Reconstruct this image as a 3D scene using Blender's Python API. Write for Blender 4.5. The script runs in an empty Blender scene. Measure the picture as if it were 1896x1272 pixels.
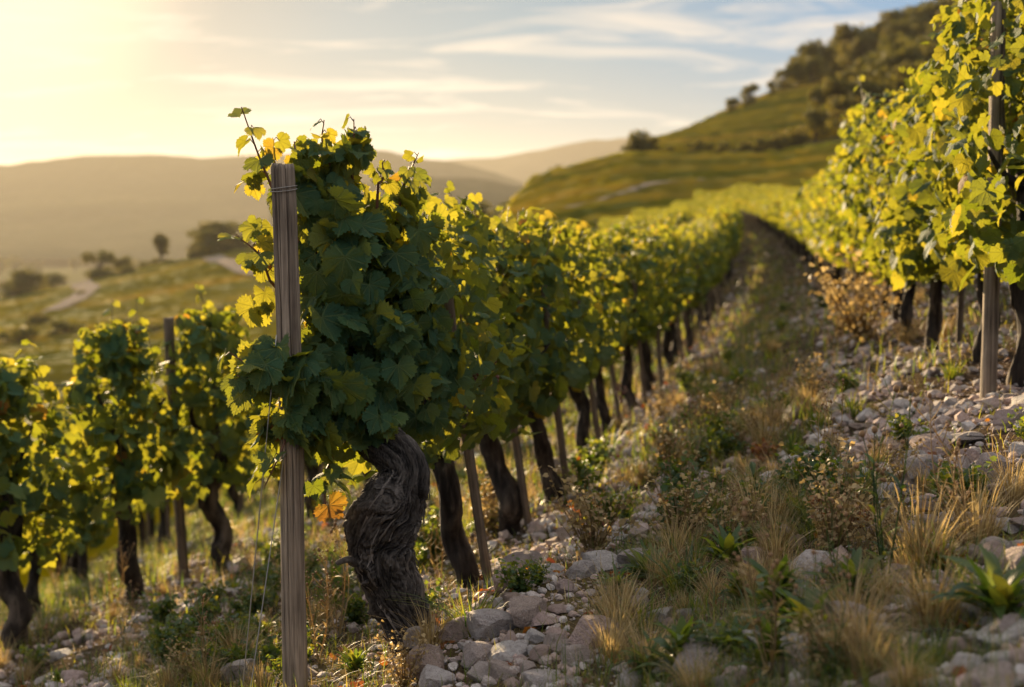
import bpy, math, random
import numpy as np
from mathutils import Vector

RS = np.random.RandomState
rnd = random.Random(7)
scene = bpy.context.scene
COL = scene.collection
F = 2633.0
TH = math.atan(216 / F)
CT, ST = math.cos(TH), math.sin(TH)

# ------------------------------------------------------------------ camera rays
def ray(px, py):
    a, b = (px - 948) / F, (636 - py) / F
    v = np.array([a, CT + b * ST, -ST + b * CT])
    return v / v[1]

def at(px, py, Y):
    return ray(px, py) * Y

# ------------------------------------------------------------------ noise
def _hash(ix, iy, iz, seed):
    h = (ix.astype(np.int64) * 374761393 + iy.astype(np.int64) * 668265263 + iz.astype(np.int64) * 2147483647 + seed * 1274126177) & 0xFFFFFFFF
    h = ((h ^ (h >> 13)) * 1274126177) & 0xFFFFFFFF
    h = ((h ^ (h >> 16)) * 2246822519) & 0xFFFFFFFF
    return ((h ^ (h >> 15)) & 0xFFFFFF) / float(0xFFFFFF) * 2 - 1

def noise3(p, seed=0):
    p = np.asarray(p, float)
    i = np.floor(p).astype(np.int64); f = p - i
    f = f * f * f * (f * (f * 6 - 15) + 10)
    r = 0
    for dx in (0, 1):
        wx = f[..., 0] if dx else 1 - f[..., 0]
        for dy in (0, 1):
            wy = f[..., 1] if dy else 1 - f[..., 1]
            for dz in (0, 1):
                wz = f[..., 2] if dz else 1 - f[..., 2]
                r = r + wx * wy * wz * _hash(i[..., 0] + dx, i[..., 1] + dy, i[..., 2] + dz, seed)
    return r

def fbm(p, oct=4, seed=0, lac=2.0, gain=.5):
    a, s, t = 1.0, 0, 0
    p = np.asarray(p, float)
    for k in range(oct):
        s = s + a * noise3(p, seed + k * 17); t += a
        p = p * lac + 13.7; a *= gain
    return s / t

# ------------------------------------------------------------------ mesh helpers
def mk(name, V, T, mat=None, smooth=True, attrs=None, uv=None, mat2=None, n1=0):
    V = np.asarray(V, np.float32); T = np.asarray(T, np.int32)
    me = bpy.data.meshes.new(name)
    me.vertices.add(len(V)); me.vertices.foreach_set('co', V.ravel())
    n = T.shape[1]
    me.loops.add(T.size); me.loops.foreach_set('vertex_index', T.ravel())
    me.polygons.add(len(T))
    me.polygons.foreach_set('loop_start', np.arange(0, T.size, n, dtype=np.int32))
    me.polygons.foreach_set('use_smooth', np.full(len(T), smooth, bool))
    for k, a in (attrs or {}).items():
        at_ = me.attributes.new(k, 'FLOAT', 'POINT')
        at_.data.foreach_set('value', np.asarray(a, np.float32))
    if uv is not None:
        l = me.uv_layers.new(name='UVMap')
        l.data.foreach_set('uv', np.asarray(uv, np.float32)[T.ravel()].ravel())
    me.update(calc_edges=True); me.validate()
    if mat: me.materials.append(mat)
    if mat2:
        me.materials.append(mat2); me.polygons.foreach_set('material_index', (np.arange(len(T)) >= n1).astype(np.int32))
    return me

class MB:
    """collects triangles with a per-point tint"""
    def __init__(s): s.V = []; s.T = []; s.A = []; s.n = 0
    def add(s, V, T, tint=0.5):
        V = np.asarray(V, float)
        s.V.append(V); s.T.append(np.asarray(T) + s.n); s.n += len(V)
        s.A.append(np.broadcast_to(np.asarray(tint, float), (len(V),)))
    def mesh(s, name, mat, smooth=True):
        return mk(name, np.concatenate(s.V), np.concatenate(s.T), mat, smooth, {'tint': np.concatenate(s.A)})

def link(name, me, parent=None, loc=(0, 0, 0), rot=(0, 0, 0), sc=None):
    o = bpy.data.objects.new(name, me); COL.objects.link(o)
    o.location = loc; o.rotation_euler = rot
    if sc is not None: o.scale = sc if hasattr(sc, '__len__') else (sc,) * 3
    if parent: o.parent = parent
    return o

def tag(o, label=None, cat=None, group=None, kind=None):
    if label: o['label'] = label
    if cat: o['category'] = cat
    if group: o['group'] = group
    if kind: o['kind'] = kind
    return o

def grid_tris(nr, nc, wrap=False):
    r = np.arange(nr - 1)[:, None]; c = np.arange(nc if wrap else nc - 1)[None, :]
    c2 = (c + 1) % nc
    a = r * nc + c; b = r * nc + c2; d = (r + 1) * nc + c; e = (r + 1) * nc + c2
    t = np.stack([np.stack([a, b, e], -1), np.stack([a, e, d], -1)], -2)
    return t.reshape(-1, 3)

def catmull(P, n):
    P = np.asarray(P, float)
    P = np.vstack([2 * P[0] - P[1], P, 2 * P[-1] - P[-2]])
    m = len(P) - 3
    u = np.linspace(0, m - 1e-6, n); i = u.astype(int); t = (u - i)[:, None]
    p0, p1, p2, p3 = P[i], P[i + 1], P[i + 2], P[i + 3]
    return .5 * (2 * p1 + (p2 - p0) * t + (2 * p0 - 5 * p1 + 4 * p2 - p3) * t * t + (3 * p1 - p0 - 3 * p2 + p3) * t ** 3)

def frames(C):
    T = np.gradient(C, axis=0); T /= np.linalg.norm(T, axis=1)[:, None] + 1e-12
    A = np.zeros_like(C)
    a = np.cross(T[0], [0.3, 1, 0.1]); a /= np.linalg.norm(a)
    for i in range(len(C)):
        a = a - T[i] * a.dot(T[i]); a /= np.linalg.norm(a) + 1e-12
        A[i] = a
    return T, A, np.cross(T, A)

def tube(C, R, ns=6, cap=True):
    C = np.asarray(C, float); R = np.broadcast_to(np.asarray(R, float), (len(C),))
    T, A, B = frames(C)
    th = np.linspace(0, 2 * np.pi, ns, endpoint=False)
    V = C[:, None] + (A[:, None] * np.cos(th)[None, :, None] + B[:, None] * np.sin(th)[None, :, None]) * R[:, None, None]
    V = V.reshape(-1, 3); Tr = grid_tris(len(C), ns, True)
    if cap:
        k = len(V); V = np.vstack([V, C[0], C[-1]])
        j = np.arange(ns); j2 = (j + 1) % ns; e = (len(C) - 1) * ns
        Tr = np.vstack([Tr, np.stack([j2, j, np.full(ns, k)], 1), np.stack([e + j, e + j2, np.full(ns, k + 1)], 1)])
    return V, Tr

def ico(sub):
    import bmesh
    bm = bmesh.new(); bmesh.ops.create_icosphere(bm, subdivisions=sub, radius=1)
    bm.verts.ensure_lookup_table()
    V = np.array([v.co[:] for v in bm.verts]); T = np.array([[v.index for v in f.verts] for f in bm.faces])
    bm.free(); return V, T
ICO = {k: ico(k) for k in (1, 2, 3, 4)}

# ------------------------------------------------------------------ materials
class NT:
    def __init__(s, name):
        s.m = bpy.data.materials.new(name); s.m.use_nodes = True
        s.t = s.m.node_tree; s.t.nodes.clear()
        s.out = s.n('ShaderNodeOutputMaterial')
    def n(s, typ, ins=None, **kw):
        nd = s.t.nodes.new(typ)
        for k, v in kw.items(): setattr(nd, k, v)
        for k, v in (ins or {}).items():
            if isinstance(v, bpy.types.NodeSocket): s.t.links.new(v, nd.inputs[k])
            else: nd.inputs[k].default_value = v
        return nd
    def ramp(s, fac, stops):
        r = s.n('ShaderNodeValToRGB', {'Fac': fac}); e = r.color_ramp.elements
        while len(e) < len(stops): e.new(0.5)
        for k, (p, c) in zip(e, stops): k.position = p; k.color = (*c, 1) if len(c) == 3 else c
        return r.outputs['Color']
    def math(s, op, a, b=None, c=None):
        ins = {0: a}
        if b is not None: ins[1] = b
        if c is not None: ins[2] = c
        return s.n('ShaderNodeMath', ins, operation=op).outputs[0]
    def mix(s, f, a, b, mode='MIX'):
        m = s.n('ShaderNodeMix', data_type='RGBA', blend_type=mode)
        for i, v in ((0, f), (6, a), (7, b)):
            if isinstance(v, bpy.types.NodeSocket): s.t.links.new(v, m.inputs[i])
            else: m.inputs[i].default_value = (*v, 1) if isinstance(v, tuple) and len(v) == 3 else v
        return m.outputs[2]
    def noise(s, vec, scale, detail=4, rough=.55, dist=0):
        ins = {'Scale': scale, 'Detail': detail, 'Roughness': rough, 'Distortion': dist}
        if vec is not None: ins['Vector'] = vec
        return s.n('ShaderNodeTexNoise', ins).outputs['Fac']
    def attr(s, name): return s.n('ShaderNodeAttribute', attribute_name=name).outputs['Fac']
    def bump(s, h, strength, dist): return s.n('ShaderNodeBump', {'Height': h, 'Strength': strength, 'Distance': dist}).outputs[0]
    def done(s, sh): s.t.links.new(sh, s.out.inputs['Surface']); return s.m

def leafmat(name, stops, tstops, fac=.5, rough=.45, veins=False, spec=.4):
    n = NT(name); t = n.attr('tint'); tc = n.n('ShaderNodeTexCoord')
    nz = n.noise(tc.outputs['Object'], 9, 3)
    tt = n.math('ADD', t, n.math('MULTIPLY', n.math('SUBTRACT', nz, .5), .25))
    col = n.ramp(tt, stops); tcol = n.ramp(tt, tstops)
    ins = {}
    if veins:
        uv = n.n('ShaderNodeSeparateXYZ', {0: tc.outputs['UV']})
        x = n.math('ABSOLUTE', uv.outputs[0]); y = uv.outputs[1]
        d = x
        for dx, dy in ((.64, .768), (.96, .26), (.72, -.69)):
            k = n.math('ABSOLUTE', n.math('SUBTRACT', n.math('MULTIPLY', x, dy), n.math('MULTIPLY', y, dx)))
            d = n.math('MINIMUM', d, k)
        # secondary veins: stripes leaving the midrib
        st = n.math('ABSOLUTE', n.math('SINE', n.math('MULTIPLY', n.math('SUBTRACT', y, n.math('MULTIPLY', x, .75)), 24)))
        sec = n.math('LESS_THAN', st, .14)
        mask = n.n('ShaderNodeMapRange', {0: d, 1: .008, 2: .03, 3: 1.0, 4: 0.0}).outputs[0]
        mask = n.math('MAXIMUM', mask, n.math('MULTIPLY', sec, .35))
        col = n.mix(n.math('MULTIPLY', mask, .45), col, (.16, .19, .06))
        tcol = n.mix(n.math('MULTIPLY', mask, .35), tcol, (.18, .17, .02))
        hb = n.math('ADD', n.noise(tc.outputs['UV'], 11, 2), n.math('MULTIPLY', mask, -.6))
        ins['Normal'] = n.bump(hb, .55, .006)
    p = n.n('ShaderNodeBsdfPrincipled', {'Base Color': col, 'Roughness': rough, 'Specular IOR Level': spec, **ins})
    tr = n.n('ShaderNodeBsdfTranslucent', {'Color': tcol, **ins})
    return n.done(n.n('ShaderNodeMixShader', {0: fac, 1: p.outputs[0], 2: tr.outputs[0]}).outputs[0])

VINE = leafmat('vine_leaf',
    [(0, (.018, .052, .03)), (.45, (.026, .076, .038)), (.75, (.055, .105, .03)), (.92, (.17, .15, .02)), (1, (.16, .07, .02))],
    [(0, (.30, .36, .015)), (.45, (.48, .465, .03)), (.75, (.74, .62, .045)), (.92, (.85, .56, .04)), (1, (.6, .28, .03))], .32, .64, True, .12)
VINE_FAR = leafmat('vine_leaf_blurred',
    [(0, (.018, .052, .03)), (.45, (.026, .076, .038)), (.75, (.055, .105, .03)), (.92, (.17, .15, .02)), (1, (.16, .07, .02))],
    [(0, (.30, .36, .015)), (.45, (.48, .465, .03)), (.75, (.74, .62, .045)), (.92, (.85, .56, .04)), (1, (.6, .28, .03))], .32, .64, False, .12)
GREEN = leafmat('weed_leaf',
    [(0, (.018, .05, .018)), (.5, (.045, .085, .022)), (1, (.10, .12, .025))],
    [(0, (.12, .22, .015)), (.5, (.28, .33, .02)), (1, (.5, .42, .03))], .42, .5)
DRY = leafmat('dry_grass',
    [(0, (.13, .09, .04)), (.5, (.30, .22, .10)), (1, (.44, .34, .17))],
    [(0, (.25, .15, .04)), (.5, (.5, .34, .11)), (1, (.7, .52, .22))], .4, .6)
RUST = leafmat('rusty_leaf',
    [(0, (.09, .03, .015)), (.5, (.2, .07, .02)), (1, (.26, .15, .04))],
    [(0, (.3, .06, .01)), (.5, (.5, .18, .02)), (1, (.6, .35, .05))], .4, .55)
TREE = leafmat('tree_leaf',
    [(0, (.018, .03, .012)), (.5, (.045, .055, .018)), (1, (.10, .085, .028))],
    [(0, (.08, .09, .01)), (.5, (.2, .17, .02)), (1, (.32, .24, .04))], .35, .7, False, .1)
FIELD = leafmat('vineyard_field_leaf',
    [(0, (.05, .075, .016)), (.5, (.095, .112, .024)), (1, (.17, .15, .035))],
    [(0, (.36, .36, .02)), (.5, (.58, .50, .04)), (1, (.74, .56, .06))], .55, .8, False, .04)

def bark(name, dark, light, scale=1.0):
    n = NT(name); t = n.attr('tint'); tc = n.n('ShaderNodeTexCoord')
    mp = n.n('ShaderNodeMapping', {'Vector': tc.outputs['Object'], 'Scale': (90 * scale, 90 * scale, 11 * scale)}).outputs[0]
    f = n.noise(mp, 1.0, 6, .65, .6)
    g = n.noise(tc.outputs['Object'], 14 * scale, 4)
    k = n.math('ADD', n.math('MULTIPLY', t, .75), n.math('SUBTRACT', n.math('MULTIPLY', f, .6), .22))
    k = n.math('ADD', k, n.math('MULTIPLY', n.math('SUBTRACT', g, .5), .5))
    col = n.ramp(k, [(.22, dark), (.55, tuple((a + b) * .3 for a, b in zip(dark, light))), (.85, light)])
    p = n.n('ShaderNodeBsdfPrincipled', {'Base Color': col, 'Roughness': .85, 'Specular IOR Level': .25, 'Normal': n.bump(f, .9, .006)})
    return n.done(p.outputs[0])
BARK = bark('old_vine_bark', (.010, .008, .007), (.21, .18, .155))
BARK2 = bark('vine_bark', (.014, .010, .008), (.13, .10, .075))
TBARK = bark('tree_bark', (.03, .022, .016), (.1, .08, .06), .1)

def wood(name, dark, light):
    n = NT(name); tc = n.n('ShaderNodeTexCoord'); t = n.attr('tint')
    mp = n.n('ShaderNodeMapping', {'Vector': tc.outputs['Object'], 'Scale': (70, 70, 2.2)}).outputs[0]
    f = n.noise(mp, 1.0, 6, .6, .8)
    mp2 = n.n('ShaderNodeMapping', {'Vector': tc.outputs['Object'], 'Scale': (300, 300, 6)}).outputs[0]
    f2 = n.noise(mp2, 1.0, 3, .6)
    g = n.noise(tc.outputs['Object'], 5, 3)
    k = n.math('ADD', n.math('MULTIPLY', f, .6), n.math('ADD', n.math('MULTIPLY', f2, .3), n.math('MULTIPLY', g, .35)))
    col = n.ramp(k, [(.46, dark), (.6, tuple((a + b) * .45 for a, b in zip(dark, light))), (.76, light)])
    col = n.mix(n.math('MULTIPLY', n.math('SUBTRACT', 1.0, t), 1.0), col, (.02, .015, .012))
    p = n.n('ShaderNodeBsdfPrincipled', {'Base Color': col, 'Roughness': .8, 'Specular IOR Level': .25,
        'Normal': n.bump(n.math('ADD', f, n.math('MULTIPLY', f2, .6)), .9, .004)})
    return n.done(p.outputs[0])
WOOD = wood('weathered_post_wood', (.06, .043, .031), (.41, .325, .24))
WOOD2 = wood('stake_wood', (.06, .042, .03), (.22, .165, .115))

def rockmat(name, individual):
    n = NT(name); tc = n.n('ShaderNodeTexCoord')
    r = n.n('ShaderNodeObjectInfo').outputs['Random'] if individual else n.attr('tint')
    base = n.ramp(r, [(0, (.36, .32, .29)), (.3, (.50, .36, .315)), (.55, (.38, .28, .22)), (.75, (.48, .43, .40)), (1, (.60, .56, .52))])
    v = tc.outputs['Object'] if individual else n.n('ShaderNodeNewGeometry').outputs['Position']
    sc = (1.0 if individual else 14)
    g = n.noise(v, 3.2 * sc, 5, .65); sp = n.noise(v, 22 * sc, 3, .7)
    col = n.mix(n.math('MULTIPLY', n.n('ShaderNodeMapRange', {0: g, 1: .38, 2: .7}).outputs[0], .55), base, (.17, .125, .10))
    col = n.mix(n.n('ShaderNodeMapRange', {0: sp, 1: .57, 2: .66}).outputs[0], col, (.13, .10, .09))
    col = n.mix(n.math('MULTIPLY', n.n('ShaderNodeMapRange', {0: sp, 1: .42, 2: .34}).outputs[0], .6), col, (.55, .50, .47))
    p = n.n('ShaderNodeBsdfPrincipled', {'Base Color': col, 'Roughness': .82, 'Specular IOR Level': .3,
        'Normal': n.bump(n.math('ADD', g, n.math('MULTIPLY', sp, .4)), .7, .12 if individual else .012)})
    return n.done(p.outputs[0])
ROCK = rockmat('stone', True); PEB = rockmat('gravel_stone', False)

def groundmat():
    n = NT('stony_soil'); pos = n.n('ShaderNodeNewGeometry').outputs['Position']
    a = n.noise(pos, .9, 5, .6); b = n.noise(pos, 14, 6, .65); c = n.noise(pos, 70, 4, .6)
    soil = n.ramp(b, [(.3, (.026, .018, .012)), (.55, (.065, .046, .031)), (.75, (.115, .085, .058))])
    straw = n.ramp(c, [(.35, (.05, .038, .018)), (.65, (.13, .10, .042))])
    col = n.mix(n.n('ShaderNodeMapRange', {0: a, 1: .42, 2: .62}).outputs[0], soil, straw)
    vo = n.n('ShaderNodeTexVoronoi', {'Vector': pos, 'Scale': 46.0, 'Randomness': 1.0})
    st = n.n('ShaderNodeMapRange', {0: vo.outputs['Distance'], 1: .42, 2: .30}).outputs[0]
    vc = n.n('ShaderNodeSeparateColor', {0: vo.outputs['Color']}).outputs[0]
    st = n.math('MULTIPLY', st, n.math('GREATER_THAN', vc, .6))
    stc = n.ramp(vc, [(.6, (.18, .14, .11)), (.8, (.27, .23, .20)), (1, (.36, .32, .29))])
    col = n.mix(st, col, stc)
    grassy = n.ramp(n.math('ADD', n.math('MULTIPLY', b, .6), n.math('MULTIPLY', c, .4)), [(.35, (.03, .034, .012)), (.5, (.06, .062, .022)), (.68, (.12, .10, .042))])
    col = n.mix(n.attr('tint'), col, grassy)
    h = n.math('ADD', n.math('MULTIPLY', c, .5), n.math('ADD', b, n.math('MULTIPLY', st, .8)))
    p = n.n('ShaderNodeBsdfPrincipled', {'Base Color': col, 'Roughness': 1.0, 'Specular IOR Level': .0, 'Normal': n.bump(h, .9, .02)})
    return n.done(p.outputs[0])
GROUND = groundmat()

def landmat(name, stops, s1, s2, bumpd=.5, rough=.95):
    n = NT(name); pos = n.n('ShaderNodeNewGeometry').outputs['Position']
    a = n.noise(pos, s1, 5, .6); b = n.noise(pos, s2, 4, .6)
    k = n.math('ADD', n.math('MULTIPLY', a, .65), n.math('MULTIPLY', b, .35))
    col = n.ramp(k, stops)
    p = n.n('ShaderNodeBsdfPrincipled', {'Base Color': col, 'Roughness': rough, 'Specular IOR Level': .0, 'Normal': n.bump(b, .5, bumpd)})
    return n.done(p.outputs[0])
HILL = landmat('hillside_soil', [(.3, (.05, .055, .02)), (.5, (.09, .08, .03)), (.7, (.14, .11, .05))], .05, .8)
MOUNT = landmat('wooded_mountain', [(.3, (.02, .025, .015)), (.5, (.035, .038, .02)), (.7, (.06, .055, .03))], .004, .06, 8)
VALLEY = landmat('valley_fields', [(.32, (.05, .065, .025)), (.48, (.10, .09, .04)), (.6, (.05, .06, .03)), (.75, (.16, .13, .07))], .004, .03, 1)
TRACK = landmat('track_gravel', [(.3, (.16, .13, .10)), (.7, (.26, .22, .17))], .3, 3, .05)

def plain(name, col, rough=.6, metal=0, bumps=None):
    n = NT(name); tc = n.n('ShaderNodeTexCoord')
    f = n.noise(tc.outputs['Object'], bumps or 6, 4)
    c = n.mix(f, tuple(x * .75 for x in col), tuple(min(1, x * 1.2) for x in col))
    p = n.n('ShaderNodeBsdfPrincipled', {'Base Color': c, 'Roughness': rough, 'Metallic': metal})
    return n.done(p.outputs[0])
WIRE = plain('galvanised_wire', (.32, .30, .27), .42, .85, 60)
CANE = plain('vine_cane', (.14, .06, .03), .6, 0, 40)
GREENCANE = plain('green_shoot', (.16, .13, .04), .55, 0, 40)
BERRY = plain('dried_berry', (.13, .04, .02), .5, 0, 60)
BUD = plain('dry_seed_head', (.22, .12, .05), .8, 0, 60)
PLASTER = plain('white_plaster', (.75, .72, .68), .9, 0, 2)
ROOF = plain('roof_tile', (.25, .11, .07), .9, 0, 4)
PANE = plain('window_pane', (.03, .035, .04), .15, 0, 2)

# ------------------------------------------------------------------ terrain of the near slope
DK = np.array([-8, 0, 3.76, 5.2, 7, 10.5, 14, 20, 30, 45, 70, 95, 125.])
XC = np.array([-2.1, -.85, -.25, -.11, .16, .86, 1.62, 2.75, 4.6, 6.97, 10.3, 12.0, 12.6])
XR = np.array([-.35, .9, 1.5, 1.73, 2.05, 2.7, 3.4, 4.5, 6.2, 8.6, 12.3, 14.6, 15.6])
XL = np.array([-4.5, -3.2, -2.6, -2.36, -2.02, -1.2, -.3, 1.0, 2.9, 5.4, 8.2, 9.2, 9.4])
ZT = {  # row number -> ground height along the depth knots
    7: [2.6, 2.4, 2.3, 2.3, 2.3, 2.3, 2.2, 2.0, 1.6, 1.4, 2.0, 3.2, 4.6],
    3: [.8, .65, .55, .55, .55, .5, .45, .4, .2, .15, .6, 1.8, 2.9],
    2: [.15, .1, .0, -.03, -.02, -.06, -.1, -.15, -.3, -.2, .35, 1.35, 2.3],
    1: [-.4, -.5, -.6, -.63, -.60, -.64, -.70, -.75, -.75, -.5, .1, .9, 1.7],
    0: [-.9, -1.0, -1.13, -1.26, -1.36, -1.36, -1.32, -1.29, -.97, -.6, -.2, .25, .9],
    -1: [-1.7, -1.78, -1.85, -1.88, -1.92, -2.0, -2.05, -1.95, -1.45, -.85, -.5, -.3, .2],
    -2: [-2.5, -2.5, -2.55, -2.55, -2.6, -2.7, -2.75, -2.6, -1.95, -1.25, -1.0, -.9, -.6],
    -3: [-3.2, -3.2, -3.2, -3.2, -3.3, -3.4, -3.5, -3.3, -2.6, -1.9, -1.8, -1.9, -1.8],
    -5: [-4.6, -4.6, -4.6, -4.6, -4.8, -5.0, -5.2, -5.0, -4.4, -3.8, -3.8, -4.2, -4.2],
    -10: [-7.5, -7.5, -7.5, -7.5, -7.8, -8.2, -8.6, -9, -9, -9, -9.5, -10.5, -11],
    -24: [-13, -13, -13, -13, -13, -13, -13, -14, -15, -16, -17, -19, -21],
}
UK = np.array(sorted(ZT)); DF = np.linspace(-8, 125, 2000)
def _smooth(tab):
    v = np.interp(DF, DK, tab)
    w = np.clip(.25 + DF * .09, .3, 4) ; out = v.copy()
    step = DF[1] - DF[0]
    for _ in range(3):
        k = np.maximum(1, (w / step).astype(int)); cs = np.concatenate([[0], np.cumsum(out)])
        i = np.arange(len(out)); lo = np.maximum(0, i - k); hi = np.minimum(len(out), i + k + 1)
        kk = np.minimum(i - lo, hi - 1 - i); lo = i - kk; hi = i + kk + 1
        out = (cs[hi] - cs[lo]) / (hi - lo)
    return out
_xc, _xr, _xl = _smooth(XC), _smooth(XR), _smooth(XL)
_z = {u: _smooth(ZT[u]) for u in ZT}
def rowx(u, d):
    c, r, l = np.interp(d, DF, _xc), np.interp(d, DF, _xr), np.interp(d, DF, _xl)
    return np.where(u >= 0, c + u * (r - c), c + u * (c - l))
def u_of(x, d):
    c, r, l = np.interp(d, DF, _xc), np.interp(d, DF, _xr), np.interp(d, DF, _xl)
    return np.where(x >= c, (x - c) / (r - c), (x - c) / (c - l))
_zmat = np.stack([_z[u] for u in UK])
def zbase(u, d):
    u = np.clip(u, UK[0], UK[-1] - 1e-6); k = np.clip(np.searchsorted(UK, u, side='right') - 1, 0, len(UK) - 2)
    t = (u - UK[k]) / (UK[k + 1] - UK[k])
    di = np.clip((d - DF[0]) / (DF[1] - DF[0]), 0, len(DF) - 1.001); j = di.astype(int); s = di - j
    g = lambda kk: _zmat[kk, j] * (1 - s) + _zmat[kk, j + 1] * s
    return g(k) * (1 - t) + g(k + 1) * t
def ground_z(x, d):
    x = np.asarray(x, float); d = np.asarray(d, float)
    z = zbase(u_of(x, d), d)
    p = np.stack([x, d, np.zeros_like(x)], -1)
    z = z + .09 * np.exp(-((x - .02) / .22) ** 2 - ((d - 3.75) / .5) ** 2)
    return z + .045 * fbm(p * 1.3, 3, 3) + .018 * fbm(p * 7, 3, 5)
def gz(x, y): return float(ground_z(np.array([x]), np.array([y]))[0])
def hit(px, py):
    v = ray(px, py); d = np.exp(np.linspace(math.log(1.2), math.log(94), 2500))
    b = v[2] * d < ground_z(v[0] * d, d)
    k = int(np.argmax(b)) if b.any() else len(d) - 1
    return np.array([v[0] * d[k], d[k], float(ground_z(np.array([v[0] * d[k]]), np.array([d[k]]))[0])])

us = np.concatenate([np.linspace(-24, -3.2, 90), np.linspace(-3.15, 2.2, 300), np.linspace(2.25, 7, 50)])
ds = np.concatenate([np.linspace(-8, 1.4, 40), 1.5 + (np.exp(np.linspace(0, math.log(125), 350)) - 1)])
ds = ds[ds < 124.8]
U, D = np.meshgrid(us, ds); X = rowx(U, D)
V = np.stack([X, D, ground_z(X, D)], -1).reshape(-1, 3)
gt = np.clip((-2.2 - U) / 1.2 + .5 * fbm(np.stack([X * .4, D * .4, X * 0], -1), 2, 19), 0, 1) + np.clip((D - 80) / 30, 0, .7)
tag(link('ground', mk('ground', V, grid_tris(len(ds), len(us)), GROUND, True, {'tint': np.clip(gt, 0, 1).ravel()})), kind='structure')

# ------------------------------------------------------------------ far land, built as polar sheets
def polar(name, xk, dk, ytab, mat, rough=0., ns=1., cols=220, rows=90, seed=1, label=None):
    """xk: azimuths, given as the photograph's columns at the horizon; dk: distances; ytab: height at each, as slope times 2633"""
    xs = np.linspace(xk[0], xk[-1], cols); dd = np.linspace(dk[0], dk[-1], rows)
    tab = np.array(ytab, float)
    a = np.stack([np.interp(xs, xk, r) for r in tab])
    ker = np.hanning(15); ker /= ker.sum()
    a = np.stack([np.convolve(np.pad(r, 7, mode='edge'), ker, 'valid') for r in a])
    Y = np.stack([np.interp(dd, dk, a[:, j]) for j in range(cols)], 1)
    Xg = (xs[None] - 948) / F * dd[:, None]; Dg = np.repeat(dd[:, None], cols, 1)
    Z = (420 - Y) / F * Dg
    Z = Z + rough * fbm(np.stack([Xg, Dg, np.zeros_like(Xg)], -1) / ns, 4, seed)
    me = mk(name, np.stack([Xg, Dg, Z], -1).reshape(-1, 3), grid_tris(rows, cols), mat)
    tag(link(name, me), kind='structure')
    def height(x, d):
        j = np.clip(((np.asarray(x) / d * F + 948) - xs[0]) / (xs[1] - xs[0]), 0, cols - 1.001)
        i = np.clip((np.asarray(d) - dd[0]) / (dd[1] - dd[0]), 0, rows - 1.001)
        i0 = np.floor(i).astype(int); j0 = np.floor(j).astype(int); s = i - i0; t = j - j0
        return (Z[i0, j0] * (1 - s) * (1 - t) + Z[i0 + 1, j0] * s * (1 - t) + Z[i0, j0 + 1] * (1 - s) * t + Z[i0 + 1, j0 + 1] * s * t)
    return height

XK = [500, 700, 850, 1000, 1170, 1300, 1430, 1600, 1800, 2100, 2700]
h_right = polar('hillside', XK, [70, 110, 150, 185, 200, 250, 290, 330, 400, 520], [
    [1360, 900, 765, 725, 695, 685, 680, 675, 670, 665, 660],
    [1018, 640, 500, 462, 440, 432, 425, 412, 398, 385, 375],
    [859, 560, 430, 375, 350, 345, 335, 318, 300, 280, 270],
    [776, 560, 420, 335, 292, 296, 297, 275, 245, 220, 200],
    [750, 565, 430, 345, 287, 284, 283, 255, 225, 195, 180],
    [683, 600, 480, 390, 278, 243, 222, 195, 170, 140, 120],
    [650, 620, 520, 430, 305, 235, 183, 155, 125, 90, 60],
    [640, 640, 560, 470, 360, 265, 195, 128, 80, 30, 0],
    [680, 680, 600, 530, 430, 330, 240, 140, 40, -70, -140],
    [760, 760, 700, 640, 560, 470, 380, 270, 120, -20, -120]], HILL, .5, 14, 260, 140)
XS = [-900, -400, 0, 160, 300, 430, 600, 800, 950, 1100, 1300]
h_left = polar('spur_hill', XS, [90, 145, 210, 272, 328, 385, 500, 620], [
    [1100, 1020, 980, 960, 940, 920, 860, 740, 660, 600, 560],
    [800, 740, 705, 690, 670, 650, 610, 560, 520, 500, 480],
    [730, 670, 625, 605, 590, 570, 540, 500, 475, 460, 450],
    [690, 620, 580, 553, 523, 500, 480, 460, 450, 445, 440],
    [700, 620, 566, 533, 499, 474, 460, 448, 445, 445, 440],
    [740, 650, 590, 550, 512, 484, 465, 455, 450, 450, 445],
    [760, 690, 650, 610, 575, 545, 510, 490, 480, 480, 480],
    [760, 720, 700, 670, 640, 610, 580, 560, 550, 550, 550]], HILL, .5, 14, 240, 120, 4)
zv = lambda d: 420 + 40 / d * F
polar('valley_floor', [-4000, 0, 1500, 5000], [300, 420, 700, 1200, 2000, 3500, 6000],
      [[zv(d)] * 4 for d in (300, 420, 700, 1200, 2000, 3500, 6000)], VALLEY, 1.5, 90, 120, 120)
XM = [-2500, -900, -300, 0, 120, 240, 330, 420, 520, 640, 740, 830, 920, 1000, 1150, 1500]
polar('mountain', XM, [1500, 1800, 2200, 2600, 2700, 3100], [
    [480] * 16, [455, 450, 440, 438, 436, 434, 434, 432, 432, 432, 434, 438, 446, 455, 465, 470],
    [380, 370, 372, 372, 366, 364, 364, 358, 358, 356, 360, 368, 390, 410, 440, 460],
    [290, 300, 318, 312, 296, 290, 295, 286, 283, 281, 285, 294, 318, 350, 410, 450],
    [300, 306, 322, 316, 302, 298, 300, 292, 290, 288, 292, 300, 322, 356, 415, 450],
    [440] * 16], MOUNT, 9, 130, 420, 110, 8)
polar('far_mountain', [300, 600, 800, 900, 980, 1050, 1110, 1165, 1230, 1330, 1600, 2200], [3000, 3500, 4000, 4600], [
    [450] * 12, [400, 380, 370, 365, 360, 356, 354, 352, 352, 350, 350, 350],
    [330, 310, 298, 290, 281, 266, 257, 254, 255, 262, 270, 280], [430] * 12], MOUNT, 12, 180, 260, 70, 9)
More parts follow.
